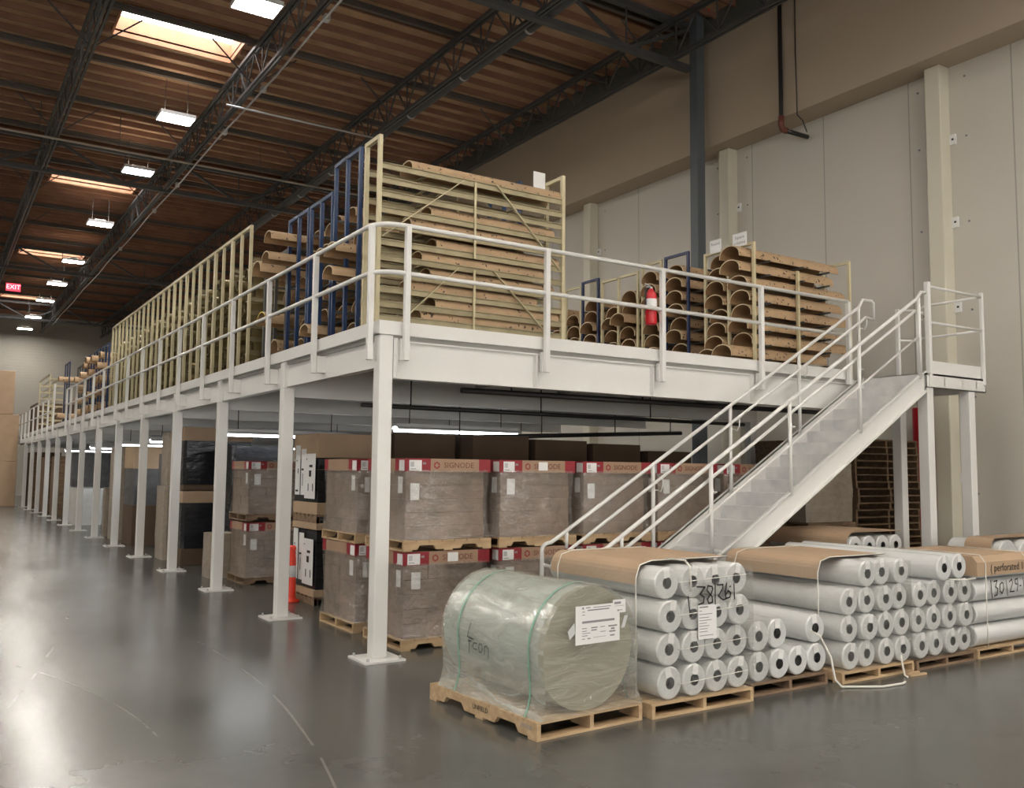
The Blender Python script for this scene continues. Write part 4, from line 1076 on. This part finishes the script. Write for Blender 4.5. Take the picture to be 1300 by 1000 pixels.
def dup_load(src, x, y, z, label):
    o = copy_tree(src); o.location = (x, y, z); o['label'] = label; return o
PH = .13; LH = 1.02; Z2 = PH + LH + .01; 
colx = [.52, 1.86, 3.2, 4.54, 5.88]
nmcol = ['beside the corner column', 'second along the front', 'third along the front', 'fourth along the front, behind the stair rails', 'fifth along the front, behind the stairs']
pr_ = None; lo = None
for i, x in enumerate(colx):
    for lv in (0, 1):
        z = 0 if lv == 0 else Z2
        hL = 1.02 if lv == 0 else .98
        pallet('pine pallet under the %s carton load %s' % (('lower', 'upper')[lv], nmcol[i]), x, .33, 1.22, 1.12, PH, 0, True, 'pallet', 'pallets under carton loads', z)
        carton_load('%s red and brown topped carton load %s' % (('lower', 'upper')[lv], nmcol[i]), x + .01, .33, z + PH + .001, 1.2, 1.12, hL, slip=(i + lv * 2 + (3 if (i == 0 and lv == 0) else 0)) if not (i == 0 and lv == 0) else 3)
for lv in (0, 1):
    z = 0 if lv == 0 else Z2
    pallet('pine pallet under the %s carton load in the second row, left edge' % ('lower', 'upper')[lv], .5, 1.72, 1.2, 1.2, PH, 0, True, 'pallet', 'pallets under carton loads', z)
    carton_load('%s carton load in the second row at the left edge, left of the corner column' % ('lower', 'upper')[lv], .51, 1.72, z + PH + .001, 1.2, 1.2, 1.02 if lv == 0 else .98, slip=1)
    pallet('pallet under the %s carton load behind the traffic cone' % ('lower', 'upper')[lv], .72, 7.3, 1.22, 1.12, PH, 0, True, 'palletd', 'pallets under carton loads', z)
    carton_load('%s carton load standing past the traffic cone' % ('lower', 'upper')[lv], .74, 7.3, z + PH + .001, 1.2, 1.12, 1.0 if lv == 0 else .98, slip=lv)

# dim wrapped load and timber stacks behind the stairs
def wrapped(label, x, y, z, w, d, h, m='blackwrap', base=None, cap=None, group=None, name='wrapped_load', pal=True, bulge=.03):
    t = thing(name, label, 'pallet load', (x, y, z), 0, group)
    z0 = 0.
    if base: bev(MB().box(0, w, 0, d, 0, base).build('carton_base', M['cardd'], t), .01); z0 = base
    b = MB(); nz = 7; c = .06; ring = []
    top = h - (cap or 0)
    for k in range(nz):
        zz = z0 + (top - z0) * k / (nz - 1); o = -bulge * (1 - abs(2 * k / (nz - 1) - 1)) + random.uniform(-.012, .012)
        q = []
        for (px, py) in ((c, 0), (w / 2, -.01), (w - c, 0), (w, c), (w + .01, d / 2), (w, d - c), (w - c, d), (w / 2, d), (c, d), (0, d - c), (-.01, d / 2), (0, c)):
            q.append((px + (px - w / 2) * -o * .6 + random.uniform(-.008, .008), py + (py - d / 2) * -o * .6 + random.uniform(-.008, .008), zz))
        ring.append(q)
    n_ = 12; vs = [p for r_ in ring for p in r_]
    b.add(vs, [(k * n_ + i, k * n_ + (i + 1) % n_, (k + 1) * n_ + (i + 1) % n_, (k + 1) * n_ + i) for k in range(nz - 1) for i in range(n_)] + [tuple((nz - 1) * n_ + i for i in range(n_)), tuple(range(n_))[::-1]], 0, False)
    b.build('wrapped_body', M[m], t)
    if cap: bev(MB().box(-.01, w + .01, -.01, d + .01, top, h).build('carton_cap', M['card'], t), .01)
    return t
for lv in (0, 1):
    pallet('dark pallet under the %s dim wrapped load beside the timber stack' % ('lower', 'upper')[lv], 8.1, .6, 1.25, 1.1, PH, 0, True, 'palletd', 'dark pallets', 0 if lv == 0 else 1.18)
    wrapped('%s dim grey wrapped load beside the timber stack' % ('lower', 'upper')[lv], 8.12, .6, .14 + (1.18 if lv else 0), 1.2, 1.1, 1.02 if lv == 0 else 1.0, 'beigewrap')
t = thing('empty_pallet_stack', 'tall dark stack of empty wooden pallets against the side wall', 'pallet stack', (9.55, .72, 0))
k = 0; z = 0.
while z < 2.72:
    b = MB(); dx, dy = random.uniform(-.03, .03), random.uniform(-.03, .03)
    for i in range(7): b.box(dx, 1.9 + dx, dy + i * .16, dy + i * .16 + .1, z + .1, z + .125)
    for q in (0, .92, 1.84): b.box(q + dx, q + .05 + dx, dy, dy + 1.06, z + .0, z + .1)
    b.build('pallet_layer', M['wood'], t); z += .126
t2 = copy_tree(t); t2.location = (9.55, 1.95, 0); t2['label'] = 'second dark stack of empty pallets behind the first one'
o = tag(bev(MB().box(0, .5, 0, .5, 0, .3).build('cardboard_box', M['card']), .01), 'small cardboard box on top of the tall stack of empty pallets', 'box'); o.location = (9.75, .9, 2.78)

# black crate stacks with brown carton tops, second row
def crate_stack(label, x, y, cap_h, labelled=True, top=2.74):
    t = thing('crate_stack', label, 'pallet load', (x, y, 0), 0, 'black crate stacks under the deck')
    w, d = 1.15, 1.1
    for z in (0., 1.28):
        p = MB()
        for i in range(6): p.box(0, w, i * .19, i * .19 + .13, z + .1, z + .13)
        for q in (0, w / 2 - .03, w - .06): p.box(q, q + .06, 0, d - .02, z, z + .1)
        for dy in (0, d / 2 - .05, d - .12): p.box(-.001, .05, dy, dy + .1, z, z + .1)
        p.build('pallet_base', M['palletd'], t)
    for z0, z1, n in ((.24, 1.16, 5), (1.60, 2.30, 4)):
        b = MB(); hh = (z1 - z0) / n
        for i in range(n):
            for c in range(3):
                b.box(.02 + c * .37, .38 + c * .37, .02, .5, z0 + i * hh + .004, z0 + (i + 1) * hh - .004); b.box(.02 + c * .37, .38 + c * .37, .52, d - .02, z0 + i * hh + .004, z0 + (i + 1) * hh - .004)
        b.build('crate_block', M['black'], t)
    bev(MB().box(-.02, w, .0, d, .13, .24).build('carton_base', M['card'], t), .01); bev(MB().box(0, w, 0, d, 1.41, 1.6).build('carton_base', M['card'], t), .01); bev(MB().box(0, w, 0, d, 1.17, 1.28).build('carton_base', M['card'], t), .01)
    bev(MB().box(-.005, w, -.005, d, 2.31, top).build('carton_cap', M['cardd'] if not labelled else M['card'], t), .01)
    if labelled:
        pr = MB()
        for z0 in (.3, 1.66):
            s = MB()
            s.box(-.012, -.008, .08, .55, z0, z0 + .72); s.box(-.014, -.010, .5, .72, z0 + .05, z0 + .8); s.box(-.012, -.008, .78, 1.0, z0 + .05, z0 + .86)
            for (y0_, z_, a, hh) in ((.2, .5, .14, .04), (.25, .35, .1, .1), (.16, .12, .03, .12), (.36, .12, .03, .12), (.6, .45, .1, .03), (.63, .2, .02, .2), (.85, .4, .03, .08), (.84, .1, .12, .03), (.9, .6, .04, .02), (.45, .62, .03, .02)):
                pr.box(-.0165, -.0145, y0_, y0_ + a, z0 + z_, z0 + z_ + hh)
            s.build('printed_sheet', M['paper'], t)
        pr.build('sheet_print', M['ink'], t)
    return t
crate_stack('black crate stack with white printed sheets, between cone and carton loads', .92, 4.25, .4, True, 2.70)
for i, (x, tp) in enumerate(((2.25, 2.74), (3.55, 2.74), (4.85, 2.70), (6.15, 2.66), (7.5, 2.55))):
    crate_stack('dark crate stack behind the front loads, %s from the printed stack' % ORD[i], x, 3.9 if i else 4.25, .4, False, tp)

# traffic delineator
t = thing('traffic_cone', 'orange tube cone with grey band behind the second column', 'traffic cone', (.76, 4.85, 0))
MB().lathe([(.0, 0), (.13, 0), (.13, .04), (.075, .055), (.07, .09), (.06, .70), (.045, .8), (.06, .86), (.04, .9), (0, .9)], n=18).build('body', M['cone'], t)
MB().lathe([(.066, .40), (.0665, .401), (.064, .58), (.0635, .581)], n=18).build('reflective_band', M['coneband'], t)

# wrapped loads along the left edge, further back
wrapped('white wrapped bag slumped beside the carton load past the cone', .42, 8.55, 0, .5, .6, .86, 'beigewrap', name='wrapped_bag')
wrapped('black wrapped tall load behind the carton load past the cone', 1.0, 9.3, 0, 1.3, 1.3, 2.6, 'blackwrap')
wrapped('black film bale on a brown base, lower of the wide pair', .5, 11.3, 0, 1.5, 1.2, 1.62, 'blackwrap', base=.36, cap=.26)
wrapped('black film bale on a brown base, upper of the wide pair', .5, 11.3, 1.64, 1.5, 1.2, 1.40, 'blackwrap', base=.12, cap=.3)
wrapped('beige wrapped tower left of the black bales, lower', .4, 12.6, 0, .8, .95, 1.7, 'beigewrap')
wrapped('beige wrapped tower left of the black bales, upper', .46, 12.65, 1.72, .65, .8, 1.25, 'beigewrap')
wrapped('grey wrapped bundle on timber, behind the fifth column', .9, 14.6, 0, 1.3, 1.3, 2.5, 'greywrap', base=.3)
wrapped('dark bundle stack behind the sixth column', .5, 17.0, 0, 1.6, 1.4, 2.7, 'greywrap', base=1.1, cap=.6)
wrapped('beige wrapped column behind the seventh column', .42, 19.4, 0, .8, .95, 2.75, 'beigewrap')
wrapped('tall brown wrapped load behind the eighth column', 1.0, 21.6, 0, 1.5, 1.4, 2.7, 'beigewrap', base=1.2)
wrapped('small pale wrapped roll standing by the eighth column', .42, 20.95, 0, .5, .5, 1.5, 'beigewrap')
wrapped('pale wrapped load by the tenth column', .42, 27.2, 0, .9, 2.6, 1.35, 'roll')
wrapped('dark stack behind the pale wrapped load', .6, 30.4, 0, 1.4, 1.6, 2.7, 'greywrap', base=.9)
wrapped('dark brown stack far under the deck', .5, 34.6, 0, 1.4, 2.0, 2.6, 'wood')
wrapped('dark brown stack near the far end of the deck', .5, 39.5, 0, 1.4, 2.0, 2.6, 'wood')
wrapped('tall brown stack at the very end of the deck', .42, 44.9, 0, 1.4, 2.6, 2.9, 'wood')
for i, (x, y) in enumerate(((4.2, 9.5), (6.4, 11.5), (3.6, 15.), (5.8, 17.))):
    wrapped('dark wrapped load deep under the deck, %s row' % ORD[i], x, y, 0, 1.4, 1.4, 2.3, 'greywrap', cap=.3, group='dark loads deep under the deck')
# tall brown cartons at the far left
k = 0
for lev, (z, hh) in enumerate(((0, 2.4), (2.41, 2.5), (4.92, 2.35))):
    for c in range(3 if lev < 2 else 2):
        o = tag(bev(MB().box(-1.25, 0, 0, 2.4, 0, hh).build('tall_carton', M['card']), .02), 'tall brown carton by the far aisle end, %s tier, %s from the right' % (('bottom', 'middle', 'top')[lev], ORD[c]), 'carton', 'tall cartons at the far aisle end')
        o.location = (-.2 - (1.27 * c) - (.3 if lev == 2 else 0), 46.0, z)

# ------------------------------------------------------------------ world, camera
w = bpy.data.worlds.new('World'); bpy.context.scene.world = w; w.use_nodes = True
w.node_tree.nodes['Background'].inputs[0].default_value = (.7, .8, 1, 1); w.node_tree.nodes['Background'].inputs[1].default_value = .3
cam = bpy.data.cameras.new('camera'); co = bpy.data.objects.new('camera', cam); C.objects.link(co)
cam.sensor_width = 36; cam.sensor_fit = 'HORIZONTAL'; cam.lens = 1146.9 / 1300 * 36; cam.clip_end = 300
r_ = Vector((.83988733, -.54267116, .00986368)); u_ = Vector((-.0546009, -.06639645, .99629828)); f_ = Vector((.54000743, .83731686, .08539587))
co.matrix_world = Matrix(((r_.x, u_.x, -f_.x, -4.2836), (r_.y, u_.y, -f_.y, -9.4642), (r_.z, u_.z, -f_.z, 2.1253), (0, 0, 0, 1)))
sc = bpy.context.scene; sc.camera = co
sc.view_settings.view_transform = 'Standard'; sc.view_settings.look = 'None'; sc.view_settings.gamma = 1; sc.view_settings.exposure = 0.
sc.view_settings.use_curve_mapping = False
sc.cycles.use_denoising = True
sc.cycles.max_bounces = 8; sc.cycles.diffuse_bounces = 4; sc.cycles.glossy_bounces = 3; sc.cycles.transparent_max_bounces = 12
sc.cycles.caustics_reflective = False; sc.cycles.caustics_refractive = False
sc.cycles.sample_clamp_indirect = 6
